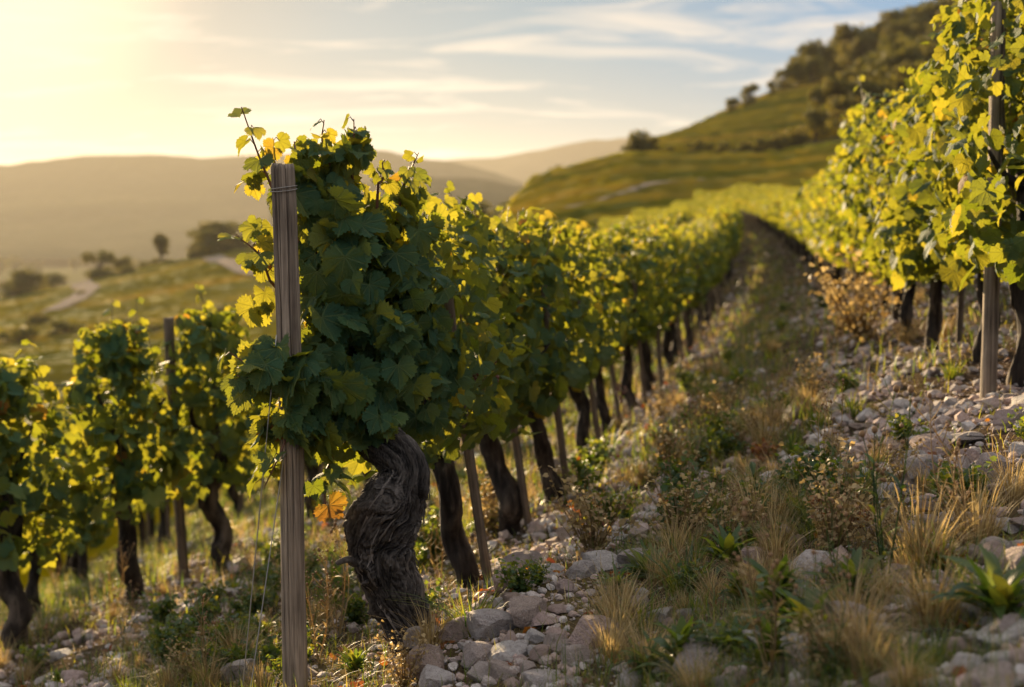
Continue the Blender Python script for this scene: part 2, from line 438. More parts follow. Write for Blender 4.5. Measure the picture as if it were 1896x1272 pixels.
polar('foothill', [500, 700, 800, 900, 980, 1060, 1200], [1150, 1400, 1600, 1800], [
    [466] * 7, [400, 378, 366, 364, 372, 385, 400], [355, 336, 328, 332, 345, 362, 380], [440] * 7], MOUNT, 7, 90, 140, 60, 11)

# vineyard rows covering the two hills: hedges that nobody could count at this distance
def field_rows(name, height, spans, seed):
    r = RS(seed); VV = []; TT = []; AA = []; n = 0
    st_ = np.convolve(r.normal(0, 1.5, 1040), np.hanning(38) / 19, 'valid')
    for (d, px0, px1, slant) in spans:
        m = max(8, int((px1 - px0) / F * d / .9))
        p = np.linspace(px0, px1, m); dd = d + slant * np.linspace(-1, 1, m) + .4 * fbm(np.stack([p * .02, p * 0 + d, p * 0], -1), 2, seed)
        x = (p - 948) / F * dd; z = height(x, dd)
        prof = np.array([[-.42, .25], [-.5, .8], [-.25, 1.35], [.25, 1.35], [.5, .8], [.42, .25]])
        q = np.stack([np.repeat(x[:, None], 6, 1), dd[:, None] + prof[None, :, 0], z[:, None] + prof[None, :, 1]], -1)
        q = q + .26 * np.stack([noise3(q * 1.1 + 9 * k, seed + k) for k in range(3)], -1)
        g = (np.clip(noise3(np.stack([x * .5, dd * .5, x * 0], -1), 5), -1, 1) > -.72)
        q[..., 2] -= (~g[:, None]) * .7
        VV.append(q.reshape(-1, 3)); TT.append(grid_tris(m, 6) + n); n += m * 6
        AA.append(np.repeat(np.clip(.5 + .5 * fbm(np.stack([x * .05, dd * .09, x * 0], -1), 3, 2) + st_[int(d * 3) % 997], 0, 1), 6))
    me = mk(name, np.concatenate(VV), np.concatenate(TT), FIELD, True, {'tint': np.concatenate(AA)})
    return link(name, me)
VV, TT, AA, n0 = [], [], [], 0
for u in np.arange(-24, -4.5, 1.0):
    dd = np.linspace(22 if u < -5 else 26, 122, 190); x = rowx(np.full(190, u), dd); z = ground_z(x, dd)
    prof = np.array([[-.3, .35], [-.36, .8], [-.2, 1.25], [.2, 1.25], [.36, .8], [.3, .35]])
    q_ = np.stack([x[:, None] + prof[None, :, 0], np.repeat(dd[:, None], 6, 1), z[:, None] + prof[None, :, 1]], -1)
    q_ = q_ + .2 * np.stack([noise3(q_ * 1.9 + 9 * k, 60 + k) for k in range(3)], -1)
    VV.append(q_.reshape(-1, 3)); TT.append(grid_tris(190, 6) + n0); n0 += 190 * 6; AA.append(np.repeat(np.clip(.45 + .4 * noise3(np.stack([x * .3, dd * .3, x * 0], -1), 8), 0, 1), 6))
tag(link('vineyard_rows', mk('vineyard_rows', np.concatenate(VV), np.concatenate(TT), FIELD, True, {'tint': np.concatenate(AA)})), 'vine rows lower down the slope below the left rows', 'vineyard', kind='stuff')
sp = []
for d in np.arange(112, 183, 2.3): sp.append((d, 860 + (d - 82) * 1.2, 1800, 1.0))
for d in np.arange(206, 300, 2.6): sp.append((d, 1195 + max(0, d - 250) * 3.2, 1640 - max(0, d - 255) * .6, 2.5))
tag(field_rows('vineyard_rows', h_right, sp, 3), 'vine rows covering the sunlit hillside behind', 'vineyard', kind='stuff')
sp = []
for d in np.arange(104, 327, 2.5): sp.append((d, -300, 1000, 4.0))
tag(field_rows('vineyard_rows', h_left, sp, 6), 'vine rows covering the lower spur on the left', 'vineyard', kind='stuff')

def track(name, height, pts, w, lift=.12):
    P = catmull([((px - 948) / F * d, d, 0) for px, d in pts], 60)
    T, A, B = frames(P); side = np.stack([-T[:, 1], T[:, 0], T[:, 0] * 0], -1)
    cols = []
    for k in np.linspace(-1, 1, 5):
        q = P + side * k * w / 2; q[:, 2] = height(q[:, 0], q[:, 1]) + lift; cols.append(q)
    V = np.stack(cols, 1).reshape(-1, 3)
    tag(link(name, mk(name, V, grid_tris(60, 5), TRACK)), kind='structure')
track('dirt_track', h_left, [(90, 240), (115, 246), (145, 262), (165, 284), (152, 312), (150, 335)], 4.5, 1.5)
track('dirt_track', h_left, [(390, 312), (415, 288), (440, 266), (480, 248), (560, 234), (700, 220)], 4, 1.5)
track('dirt_track', h_right, [(1050, 128), (1150, 134), (1200, 140), (1300, 143)], 1.3, 1.3)
track('terrace_path', h_right, [(1180, 194), (1280, 195), (1400, 195), (1500, 196)], 5, .2)
track('terrace_path', h_right, [(1320, 268), (1380, 274), (1440, 282)], 4, .8)

# ------------------------------------------------------------------ leaves
HALF = [(0, 1.0), (.06, .86), (.13, .89), (.155, .76), (.25, .79), (.25, .66), (.33, .66), (.325, .565), (.40, .585), (.44, .68), (.51, .58), (.60, .60),
        (.585, .47), (.69, .46), (.65, .35), (.74, .29), (.645, .21), (.605, .14), (.69, .08), (.61, 0), (.67, -.09), (.56, -.10), (.59, -.22), (.47, -.20),
        (.46, -.33), (.35, -.26), (.28, -.37), (.19, -.25), (.10, -.18), (.03, -.03)]
HALF_MID = [(0, .94), (.12, .84), (.24, .77), (.31, .60), (.47, .67), (.58, .50), (.71, .32), (.60, .14), (.67, -.05), (.50, -.23), (.30, -.33), (.12, -.2), (.03, -.03)]
HALF_LOW = [(0, 1.0), (.34, .66), (.64, .42), (.56, -.1), (.25, -.32), (.0, -.05)]
def leaf_tmpl(half, ring):
    h = np.array(half); L = h[::-1].copy(); L[:, 0] *= -1
    out = np.vstack([h, L[:-1] if abs(h[0, 0]) < 1e-9 else L])
    if abs(h[-1, 0]) < 1e-9: out = np.vstack([h, L[1:-1]])
    n = len(out); j = np.arange(n); k = (j + 1) % n
    if ring:
        m = out * .55 + np.array([0, .02]); P = np.vstack([[0, .03], m, out])
        T = np.vstack([np.stack([0 * j, 1 + k, 1 + j], 1), np.stack([1 + j, 1 + k, 1 + n + k], 1), np.stack([1 + j, 1 + n + k, 1 + n + j], 1)])
    else:
        P = np.vstack([[0, .2], out]); T = np.stack([0 * j, 1 + k, 1 + j], 1)
    return P, T
LT = {'hi': leaf_tmpl(HALF, True), 'mid': leaf_tmpl(HALF_MID, True), 'low': leaf_tmpl(HALF_LOW, False)}

def leaves(lod, pos, nrm, tip, size, tint, r, curl=1.0):
    P, T = LT[lod]; m = len(pos); n = len(P)
    N = nrm / (np.linalg.norm(nrm, axis=1)[:, None] + 1e-9)
    t = tip - N * (tip * N).sum(1)[:, None]; t /= np.linalg.norm(t, axis=1)[:, None] + 1e-9
    s = np.cross(t, N)
    x, y = P[:, 0][None], P[:, 1][None]; rr = x * x + y * y; th = np.arctan2(x, y)
    f = lambda a, b: r.uniform(a, b, (m, 1)) * curl
    z = f(-.1, .45) * np.abs(x) + f(-.35, .15) * rr - f(-.05, .4) * np.maximum(y, 0) ** 2 + f(.02, .11) * np.sin(3 * th + r.uniform(0, 6.3, (m, 1))) * np.sqrt(rr)
    z = z + f(.0, .07) * np.sin(9 * th + r.uniform(0, 6.3, (m, 1))) * rr
    asp = r.uniform(.85, 1.2, (m, 1)); bend = r.uniform(-.15, .15, (m, 1))
    X = (x * asp + bend * y * y) * size[:, None]; Y = y * size[:, None]; Z = z * size[:, None]
    V = pos[:, None] + X[..., None] * s[:, None] + Y[..., None] * t[:, None] + Z[..., None] * N[:, None]
    TT = T[None] + (np.arange(m) * n)[:, None, None]
    uv = np.broadcast_to(P[None], (m, n, 2)).reshape(-1, 2)
    return V.reshape(-1, 3), TT.reshape(-1, 3), np.repeat(tint, n), uv

def tints(r, m):
    t = np.clip(r.normal(.35, .19, m), 0, .85)
    k = r.rand(m); t[k > .993] = r.uniform(.84, .98, (k > .993).sum())
    return t

class Fol:
    def __init__(s): s.p = []; s.nr = []; s.tp = []; s.sz = []; s.ti = []
    def add(s, p, nr, tp, sz, ti):
        for a, b in ((s.p, p), (s.nr, nr), (s.tp, tp), (s.sz, sz), (s.ti, ti)): a.append(np.asarray(b, float))
    def mesh(s, name, lod, r, mat):
        cat = np.concatenate
        V, T, A, UV = leaves(lod, cat(s.p), cat(s.nr), cat(s.tp), cat(s.sz), cat(s.ti), r)
        return mk(name, V, T, mat, True, {'tint': A}, UV)

def unit(v): return v / (np.linalg.norm(v, axis=-1, keepdims=True) + 1e-9)

def shoot(fol, canes, base, tipp, nleaf, s0, s1, r, bend=.06):
    base = np.asarray(base, float); tipp = np.asarray(tipp, float)
    mid = (base + tipp) / 2 + r.uniform(-bend, bend, 3)
    C = catmull([base, mid, tipp], 14); canes.append((C, np.linspace(.0042, .0016, 14)))
    for k in range(nleaf):
        f = (k + .8) / nleaf; q = C[min(13, int(f * 13))]
        a = k * 2.4 + r.uniform(-.5, .5); out = np.array([math.cos(a), math.sin(a), r.uniform(-.1, .5)])
        sz = s0 + (s1 - s0) * f
        pet = q + unit(out) * sz * .55
        canes.append((np.array([q, (q + pet) / 2 + [0, 0, .01], pet]), np.array([.0016, .0013, .001])))
        nr = unit(out * .6 + np.array([0, 0, .7]) + r.normal(0, .35, 3))
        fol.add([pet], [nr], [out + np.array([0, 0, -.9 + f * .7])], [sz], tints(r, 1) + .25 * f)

# ------------------------------------------------------------------ generic row vines
def hedge_foliage(seed, lod, n, mat, length=1.3, width=.27, z0=.65, z1=1.42, column=False, smin=.032, smax=.078):
    r = RS(seed); fol = Fol(); canes = []
    y = r.uniform(-length / 2, length / 2, n); a = r.uniform(0, 2 * np.pi, n)
    rad = np.where(r.rand(n) < .56, r.uniform(.8, 1.08, n), r.uniform(.1, .85, n))
    zc, hh = (z0 + z1) / 2, (z1 - z0) / 2
    ca, sa = np.cos(a), np.sin(a)
    ex = np.sign(ca) * np.abs(ca) ** .7; ez = np.sign(sa) * np.abs(sa) ** .7
    lump = 1 + .34 * noise3(np.stack([y * 2.6, ez * 1.6 + seed, ex], -1), seed)
    if column:
        ang = r.uniform(0, 2 * np.pi, n); t = r.rand(n) ** .8
        zz = z0 + (z1 - z0) * t
        w = width * (1.12 - .55 * t ** 2) * (1 + .35 * noise3(np.stack([np.cos(ang) * 1.4, np.sin(ang) * 1.4, t * 4 + seed], -1), seed))
        p = np.stack([np.cos(ang) * rad * w, np.sin(ang) * rad * w * 1.35, zz], -1)
        out = np.stack([np.cos(ang), np.sin(ang), (t - .4) * .8], -1)
    else:
        top = 1 + .16 * noise3(np.stack([y * 3.1, y * 0 + seed, y * 0], -1), seed + 2)
        p = np.stack([ex * rad * width * lump, y, zc + ez * rad * hh * np.where(ez > 0, top, 1 + .15 * lump)], -1)
        out = np.stack([ca, y * .25, sa * .8], -1)
    nr = unit(out * .7 + np.array([0, 0, .3]) + r.normal(0, .72, (n, 3)))
    tp = np.array([0, 0, -1.]) + out * .35 + r.normal(0, .5, (n, 3))
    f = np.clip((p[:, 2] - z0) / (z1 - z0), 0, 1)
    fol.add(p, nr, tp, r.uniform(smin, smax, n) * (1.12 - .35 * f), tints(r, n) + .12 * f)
    for k in range(5 if column else 9):
        if column: b = np.array([r.uniform(-.1, .1), r.uniform(-.12, .12), z1 - .2])
        else: b = np.array([r.uniform(-.16, .16), r.uniform(-length / 2, length / 2), z1 - .2])
        shoot(fol, canes, b, b + [r.uniform(-.12, .12), r.uniform(-.12, .12), r.uniform(.16, .34)], 6, smax * .85, .03, r)
        canes.append((catmull([[0, 0, .62], [b[0] * .5, b[1] * .7, .7], b], 12), np.linspace(.007, .004, 12)))
    m = 16     # hanging fringe
    if not column:
        p = np.stack([r.uniform(-.24, .24, m), r.uniform(-length / 2, length / 2, m), z0 + r.uniform(-.1, .06, m)], -1)
        fol.add(p, r.normal(0, 1, (m, 3)) + np.array([.0, 0, .3]), np.array([0, 0, -1.]) + r.normal(0, .3, (m, 3)), r.uniform(.06, .1, m), tints(r, m) + .15)
    fm = fol.mesh('foliage', lod, r, mat)
    mb = MB()
    for C, R in canes: mb.add(*tube(C, R, 4, False))
    return fm, mb.mesh('shoots', GREENCANE)

def trunk_mesh(seed, h=.72, r0=.040, ns=30, nr=44, arms=True):
    r = RS(seed); mb = MB()
    pts = [(0, 0, -.12), (r.uniform(-.02, .02), r.uniform(-.03, .03), .05)]
    for k in range(1, 5): pts.append((r.uniform(-.035, .035), r.uniform(-.04, .04), h * k / 4))
    C = catmull(pts, nr); s = np.linspace(0, 1, nr)
    R = r0 * (1.25 - .45 * s + .55 * np.maximum(0, s - .75) * 3 * .5) * (1 + .2 * noise3(np.stack([s * 5, s * 0 + seed, s * 0], -1), seed))
    V, T = tube(C, R, ns)
    c = C[np.minimum(np.arange(len(V)) // ns, nr - 1)]; dirn = V - c
    nz = fbm(np.stack([V[:, 0] * 28, V[:, 1] * 28, V[:, 2] * 7 + seed], -1), 3, seed)
    rg = 1 - 2.4 * np.abs(fbm(np.stack([V[:, 0] * 45, V[:, 1] * 45, V[:, 2] * 6 + seed], -1), 2, seed + 5))
    V = c + dirn * (1 + .45 * nz + .16 * rg)[:, None]
    mb.add(V, T, np.clip(.25 + .6 * nz + .45 * rg, 0, 1))
    for k in range(3 if arms else 0):
        a = r.uniform(0, 6.3); b = C[-3]
        e = b + [math.cos(a) * .06, math.sin(a) * .3, r.uniform(.1, .3)]
        q = catmull([b, (b + e) / 2 + r.uniform(-.04, .04, 3), e], 9)
        mb.add(*tube(q, np.linspace(r0 * .55, r0 * .22, 9), 8), tint=.4)
    return mb.mesh('trunk', BARK2)

def stake_mesh(seed, L=1.55, rad=.027, wd=WOOD2, ns=14, nr=30, cracks=3):
    r = RS(seed); mb = MB()
    z = np.concatenate([np.linspace(-.25, L - .01, nr), [L]]); th = np.linspace(0, 2 * np.pi, ns, endpoint=False)
    Z, A = np.meshgrid(z, th, indexing='ij')
    Rr = rad * (1 - .06 * Z / L) * (1 + .09 * noise3(np.stack([np.cos(A) * 1.5, np.sin(A) * 1.5, Z * 2.5 + seed], -1), seed) + .03 * noise3(np.stack([np.cos(A) * 4, np.sin(A) * 4, Z * 9 + seed], -1), seed))
    Rr[-1] *= .93
    tint = np.ones_like(Rr)
    for k in range(cracks):
        a0 = r.uniform(0, 6.3) if cracks < 5 else [-2.45, -1.62, -1.38, -.75, .6, 2.2][k] + r.uniform(-.1, .1)
        wv = a0 + .12 * noise3(np.stack([Z * 3, Z * 0 + k, Z * 0], -1), seed + k)
        dd = np.abs((A - wv + np.pi) % (2 * np.pi) - np.pi); span = np.clip(1.3 * noise3(np.stack([Z * 1.1 + k * 5, Z * 0, Z * 0], -1), seed) + .7, 0, 1)
        g = np.exp(-(dd / ([.03, .055, .022, .035, .05, .04][k] if cracks >= 5 else .2)) ** 2) * span
        Rr = Rr * (1 - .16 * g); tint = np.minimum(tint, 1 - .85 * g)
    Vv = np.stack([np.cos(A) * Rr, np.sin(A) * Rr, Z], -1)
    Vv[-2:, :, 2] += .22 * rad * noise3(np.stack([np.cos(th) * 2.2, np.sin(th) * 2.2, th * 0 + seed], -1), seed)[None]
    Vv[..., 0] += .012 * np.sin(Z * 1.7 + seed)
    V = Vv.reshape(-1, 3); T = grid_tris(len(z), ns, True)
    k = len(V); V = np.vstack([V, [[V[-ns:, 0].mean(), V[-ns:, 1].mean(), L + .002]]])
    j = np.arange(ns); e = (len(z) - 1) * ns
    T = np.vstack([T, np.stack([e + j, e + (j + 1) % ns, np.full(ns, k)], 1)])
    mb.add(V, T, np.append(tint.ravel(), .8))
    return mb.mesh('stake', wd)

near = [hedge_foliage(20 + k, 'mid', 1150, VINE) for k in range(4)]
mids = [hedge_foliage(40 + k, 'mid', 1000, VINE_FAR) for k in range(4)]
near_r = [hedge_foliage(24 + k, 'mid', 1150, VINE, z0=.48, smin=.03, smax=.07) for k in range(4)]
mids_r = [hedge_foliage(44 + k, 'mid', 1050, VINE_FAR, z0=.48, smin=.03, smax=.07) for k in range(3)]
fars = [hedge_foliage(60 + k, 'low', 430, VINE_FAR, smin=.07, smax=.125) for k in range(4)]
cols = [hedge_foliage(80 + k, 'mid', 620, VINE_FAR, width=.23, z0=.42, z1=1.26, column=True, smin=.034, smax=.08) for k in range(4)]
trunks = [trunk_mesh(100 + k) for k in range(5)]
trunks_far = [trunk_mesh(120 + k, ns=8, nr=12) for k in range(3)]
stakes = [stake_mesh(140 + k) for k in range(4)]
stakes_far = [stake_mesh(150 + k, ns=7, nr=8, cracks=0) for k in range(2)]

ORD = ['first', 'second', 'third', 'fourth', 'fifth', 'sixth', 'seventh', 'eighth', 'ninth', 'tenth', 'eleventh', 'twelfth']
def put_vine(x, y, lod, rz, sc, label, group, lean=(0, 0), thin=False, r=rnd, wide=1.0, slim=(.8, 1.1)):
    z = gz(x, y)
    t = bpy.data.objects.new('grapevine', None); COL.objects.link(t); t.empty_display_size = .2
    t.location = (x, y, z); t.rotation_euler = (lean[1], lean[0], rz); t.scale = (sc * wide, sc, sc)
    tag(t, label, 'grapevine', group)
    rt = 'right' in label or 'up the slope' in label
    f, c = r.choice({'near': near_r if rt else near, 'mid': mids_r if rt else mids, 'far': fars, 'col': cols}[lod])
    link('foliage', f, t, rot=(0, 0, r.choice([0, math.pi])))
    if lod in ('near', 'col', 'mid'): link('shoots', c, t)
    q = r.uniform(*slim); link('trunk', r.choice(trunks if lod != 'far' else trunks_far), t, rot=(0, 0, r.uniform(0, 6.28)), sc=(q, q, 1))
    return t
def put_stake(x, y, lod, lean, label, group, sc=1.0, r=rnd):
    o = link('vine_stake', r.choice(stakes if lod != 'far' else stakes_far), None, (x, y, gz(x, y)), (lean[1], lean[0], r.uniform(-.4, .4)), sc)
    return tag(o, label, 'stake', group)

def row_dir(u, y):
    return math.atan2(float(rowx(np.array(u), np.array(y + .4)) - rowx(np.array(u), np.array(y - .4))), .8)

def near_enough(u, y): return y < {0: 52, 1: 52, -1: 40, 2: 46, -2: 30, -3: 20, -4: 16}.get(u, 30)
FAR_V = []
ROWS = {0: ('centre row', 'behind the thick gnarled vine'), 1: ('right-hand row', 'behind the nearest vine of the right edge'),
        -1: ('row below on the left', 'along from the left edge'), -2: ('second row down the slope', ''), 2: ('second row up the slope', '')}
def row(u, y0, y1, step, lean, lod_cut, place, k=0):
    y = y0
    r = random.Random(1000 + int(u * 10))
    while y < y1:
        x = float(rowx(np.array(float(u)), np.array(y))) + r.uniform(-.07, .07)
        px = 948 + F * x / y
        if px < -160 or px > 2060: y += step; continue
        if not near_enough(u, y):
            FAR_V.append((x, y, -row_dir(u, y) + r.choice([0, math.pi]), r.uniform(.85, 1.05))); y += step * 1.25; continue
        lod = 'far' if y > lod_cut[1] else ('mid' if y > lod_cut[0] else 'near')
        place(k, x, y, lod, r); k += 1
        y += step * (1 + r.uniform(-.08, .08)) * (1 if y < 45 else 1.25)
    return k

def std_place(rowname, anchor, maxord, lean, hts, group, colm=False):
    def place(k, x, y, lod, r):
        if k < maxord and anchor: lab = f'{ORD[k]} vine {anchor}, leafy with a dark trunk'; slab = f'weathered stake beside the {ORD[k]} vine {anchor}'
        else: lab = f'blurred vine in the distant part of the {rowname}'; slab = f'blurred stake in the distant part of the {rowname}'
        ln = (lean + r.uniform(-.06, .06), r.uniform(-.05, .05))
        u_lod = 'col' if colm and lod != 'far' else lod
        put_vine(x, y, u_lod, -row_dir(*place.u(y)), hts * r.uniform(.93, 1.07), lab, group, ln, r=r, slim=(.6, .95) if 'right-hand' in rowname else (.75, 1.1))
        if lod != 'far' or k % 2 == 0:
            sx, sy = x + r.uniform(.04, .12), y - r.uniform(.05, .16)
            put_stake(sx, sy, lod, (ln[0] * .8 + r.uniform(-.03, .03), r.uniform(-.05, .05)), slab, 'stakes of ' + group[9:] if group.startswith('vines of ') else group, hts * r.uniform(.6, .72), r)
    return place

p = std_place('centre row', 'behind the gnarled front vine in the centre row', 12, -.13, .88, 'vines of the centre row'); p.u = lambda y: (0, y)
first = [(865, 1083), (948, 990), (1022, 932), (1088, 858), (1128, 800)]
for k, (px, py) in enumerate(first):
    h = hit(px, py); rr = random.Random(70 + k)
    put_vine(h[0], h[1], 'near', -row_dir(0, h[1]), .9 * rr.uniform(.97, 1.04), f'{ORD[k]} vine behind the gnarled front vine in the centre row, leafy with a dark trunk', 'vines of the centre row', (-.16 + rr.uniform(-.04, .04), .05), r=rr)
    put_stake(h[0] + .07, h[1] - .06, 'near', (-.13, .03), f'weathered stake beside the {ORD[k]} vine behind the gnarled front vine in the centre row', 'stakes of the centre row', .66, rr)
row(0, hit(1165, 758)[1], 108, 1.08, 0, (9, 22), p, 5)
p = std_place('right-hand row', 'behind the nearest vine in the right-hand row', 12, -.03, .96, 'vines of the right-hand row'); p.u = lambda y: (1, y)
row(1, 6.95, 118, 1.05, 0, (9, 22), p)
p = std_place('lower left row', '', 0, -.04, .92, 'vines of the lower left row', True); p.u = lambda y: (-1, y)
row(-1, 9.6, 108, 1.15, 0, (0, 24), p)
p = std_place('second row down the slope', '', 0, -.04, 1.0, 'vines of the second row down the slope', True); p.u = lambda y: (-2, y)
row(-2, 9.2, 100, 1.3, 0, (0, 24), p)
p = std_place('second row up the slope', '', 0, -.03, 1.06, 'vines of the second row up the slope'); p.u = lambda y: (2, y)
row(2, 8.5, 118, 1.15, 0, (0, 16), p)

for u, y0 in ((-3, 10.5), (-4, 12.5)):
    nm = {-3: 'third', -4: 'fourth'}[u]
    p = std_place(f'{nm} row down the slope', '', 0, -.04, .95, f'vines of the {nm} row down the slope', True); p.u = lambda y, u=u: (u, y)
    row(u, y0, 60, 1.4, 0, (0, 11), p)
def arrays(me):
    v = np.empty(len(me.vertices) * 3, np.float32); me.vertices.foreach_get('co', v)
    t = np.empty(len(me.loops), np.int32); me.loops.foreach_get('vertex_index', t)
    a = np.empty(len(me.vertices), np.float32); me.attributes['tint'].data.foreach_get('value', a)
    return v.reshape(-1, 3), t.reshape(-1, 3), a
fa = [arrays(f) for f, c in fars]; ta = [arrays(t) for t in trunks_far]; parts = ([], [])
for i, (x, y, rz, sc) in enumerate(FAR_V):
    c_, s_ = math.cos(rz), math.sin(rz); M = np.array([[c_, -s_, 0], [s_, c_, 0], [0, 0, 1]]) * sc
    for k, src in ((0, fa[i % len(fa)]), (1, ta[i % len(ta)])):
        parts[k].append((src[0] @ M.T + np.array([x, y, gz(x, y)]), src[1], src[2]))
VV, TT, AA, n0, nt = [], [], [], 0, 0
for k in (0, 1):
    for v, t, a in parts[k]: VV.append(v); TT.append(t + n0); AA.append(a); n0 += len(v)
    if k == 0: nt = sum(len(t) for t in TT)
tag(link('distant_grapevines', mk('distant_grapevines', np.concatenate(VV), np.concatenate(TT), VINE_FAR, True, {'tint': np.concatenate(AA)}, None, BARK2, nt)),
    'far ends of the vine rows merging where they curve up the slope', 'grapevines', kind='stuff')
# the vines of the left row that stand in the open, and the bare post between them
for px, py, ww, sc, lab in ((28, 1205, 1.05, 1.08, 'bushy vine cut by the left edge of the picture, nearest in the lower left row'),
                        (245, 1108, .95, 1.12, 'tall conical vine standing alone left of the bare post'),
                        (410, 1050, .95, 1.14, 'leafy vine just right of the bare post, partly behind the front post'),
                        (70, 1135, 1.0, .8, 'shorter vine behind the bushy one at the left edge'),
                        (155, 1085, 1.0, .74, 'low vine filling the gap left of the tall conical vine')):
    h = hit(px, py)
    put_vine(h[0], h[1], 'col', rnd.uniform(-.3, .3), sc, lab, None, (-.04, .02), wide=ww)
h = hit(340, 1075)
tag(link('vine_stake', stakes[1], None, h, (0, -.03, 0), (1.1, 1.1, .93)), 'bare grey post between two vines of the lower left row', 'post')
h = hit(48, 1190)
tag(link('vine_stake', stakes[2], None, h, (0, -.1, .4), (1, 1, .7)), 'stake leaning beside the bushy vine at the left edge', 'stake')
# nearest vines of the right row
for x, y, sc, lab in ((1.84, 5.12, 1.06, 'vine at the right edge, nearest of the right-hand row, overhanging the frame'),
                  (2.0, 6.0, 1.0, 'vine with a dark leaning trunk beside the pale post at right'),):
    put_vine(x, y, 'near', -.15, sc, lab, None, (.0, 0), slim=(.6, .72))
h = hit(1829, 742)
tag(link('vine_stake', stake_mesh(302, 1.42, .029, WOOD, 60, 60, 4), None, h, (0, .0, 1)), 'pale post in front of the nearest right-hand vines', 'post')
# ------------------------------------------------------------------ the front vine and its post
HERO_Y = 3.78
hb = at(770, 1215, HERO_Y)
hero = bpy.data.objects.new('grapevine', None); COL.objects.link(hero); hero.location = hb
tag(hero, 'old vine with a thick twisted black trunk, sharp in the foreground', 'grapevine')
def hloc(px, py, Y): return at(px, py, Y) - hb
r = RS(5)
pts = [(668, 760, 3.82), (700, 815, 3.80), (745, 865, 3.77), (734, 908, 3.76), (714, 955, 3.76), (705, 1000, 3.77), (709, 1045, 3.77), (727, 1092, 3.78), (750, 1150, 3.78), (772, 1215, 3.78), (785, 1270, 3.79)]
wid = [72, 78, 80, 94, 108, 107, 100, 93, 88, 88, 100]
NR, NS = 300, 150
C = catmull([hloc(*q) for q in pts], NR); W = catmull([[w, 0, 0] for w in wid], NR)[:, 0] / 2 / F * HERO_Y
T_, A_, B_ = frames(C)
s = np.linspace(0, 1, NR)[:, None]; a = np.linspace(0, 2 * np.pi, NS, endpoint=False)[None]
tw = a + .55 * np.sin(s * 7) + 1.3 * s + .55 * noise3(np.stack([np.cos(a) + s * 0, np.sin(a) + s * 0, s * 9 + 0 * a], -1), 4)
aw = np.broadcast_to(a, (NR, NS)); kn = 0
for s0, a0, rs_, ra, h_ in ((.17, 2.1, .05, .55, .22), (.33, 1.0, .045, .5, .25), (.47, 2.6, .07, .5, .13), (.60, 1.5, .035, .4, .14), (.27, 1.75, .03, .35, -.12), (.74, 2.2, .035, .4, .12)):
    da = (aw - a0 + np.pi) % (2 * np.pi) - np.pi; e = np.exp(-((s - s0) / rs_) ** 2 - (da / ra) ** 2)
    kn = kn + h_ * e; tw = tw + 1.1 * e * np.sign(h_)
q = lambda k, l, o: np.stack([np.cos(tw) * k + o, np.sin(tw) * k, s * l + o + 0 * a], -1)
lumps = fbm(q(1.0, 4.5, 2), 2, 3); fib = fbm(q(4.2, 8, 5), 3, 9); fine = fbm(q(17, 30, 8), 3, 21)
ridge = 1 - np.abs(fib) * 2.6; ridge2 = 1 - np.abs(fine) * 2.4
twist = 1 - np.abs(fbm(q(2.0, 5, 31), 2, 41)) * 2.5
knots = fbm(q(2.6, 16, 61), 2, 57)
disp = kn + .20 * lumps + .115 * ridge + .06 * ridge2 + .06 * twist + .26 * np.maximum(knots, 0) * (1.15 - s) - .06 + .05 * fbm(q(34, 60, 3), 2, 77)
Rr = W[:, None] * (1 + disp)
Vt = C[:, None] + (A_[:, None] * np.cos(a)[..., None] + B_[:, None] * np.sin(a)[..., None]) * Rr[..., None]
tint = np.clip(.22 + .30 * ridge + .36 * ridge2 - .12 + .2 * lumps, 0, 1)
mb = MB(); mb.add(Vt.reshape(-1, 3), grid_tris(NR, NS, True), tint.ravel())
def surf(ss, aa):       # a point of the bark and the way outwards there
    i = np.clip(ss * (NR - 1), 0, NR - 1.001); k = i.astype(int); f = (i - k)[:, None]
    jj = (aa / (2 * np.pi) * NS) % NS; b = jj.astype(int) % NS; g = (jj - np.floor(jj))[:, None]
    p = (Vt[k, b] * (1 - g) + Vt[k, (b + 1) % NS] * g) * (1 - f) + (Vt[k + 1, b] * (1 - g) + Vt[k + 1, (b + 1) % NS] * g) * f
    return p, unit(p - C[k])
for k in range(190):    # shreds of loose bark
    s0 = r.uniform(.12, .97); ln = r.uniform(.05, .22); m = 12; ss = np.clip(np.linspace(s0, s0 + ln, m), 0, .995)
    ph = .55 * np.sin(ss * 7) + 1.3 * ss; aa = r.uniform(0, 6.283) - (ph - ph[0]) + r.normal(0, .12) * np.linspace(0, 1, m) ** 2
    p, nn = surf(ss, aa); t = np.linspace(0, 1, m); lift = .0015 + r.uniform(.0, .012) * (np.abs(t - r.choice([.0, 1.])) ** 3 if r.rand() < .6 else t * 0)
    tg = unit(np.gradient(p, axis=0)); sd_ = np.cross(tg, nn); w_ = r.uniform(.0015, .0062) * np.sin(np.pi * np.clip(t * .9 + .05, 0, 1)) ** .5
    cc = p + nn * (lift * 1.0)[:, None]; hgt = nn * (w_ * .8)[:, None]
    V = np.stack([cc - sd_ * w_[:, None] - hgt, cc + hgt * .6, cc + sd_ * w_[:, None] - hgt], 1).reshape(-1, 3)
    mb.add(V, grid_tris(m, 3), np.clip(r.normal(.5, .25), 0, 1))
st = catmull([hloc(668, 1050, 3.74), hloc(648, 1036, 3.70), hloc(630, 1040, 3.69), hloc(622, 1044, 3.69)], 14)
stub = link('dead_spur', None or mk('dead_spur', *tube(st, np.array(list(np.linspace(.012, .006, 13)) + [.002]), 9), BARK, True, {'tint': np.full(14 * 9 + 2, .6)}), hero)
st2 = catmull([hloc(690, 1075, 3.74), hloc(678, 1078, 3.70), hloc(668, 1082, 3.69)], 8)
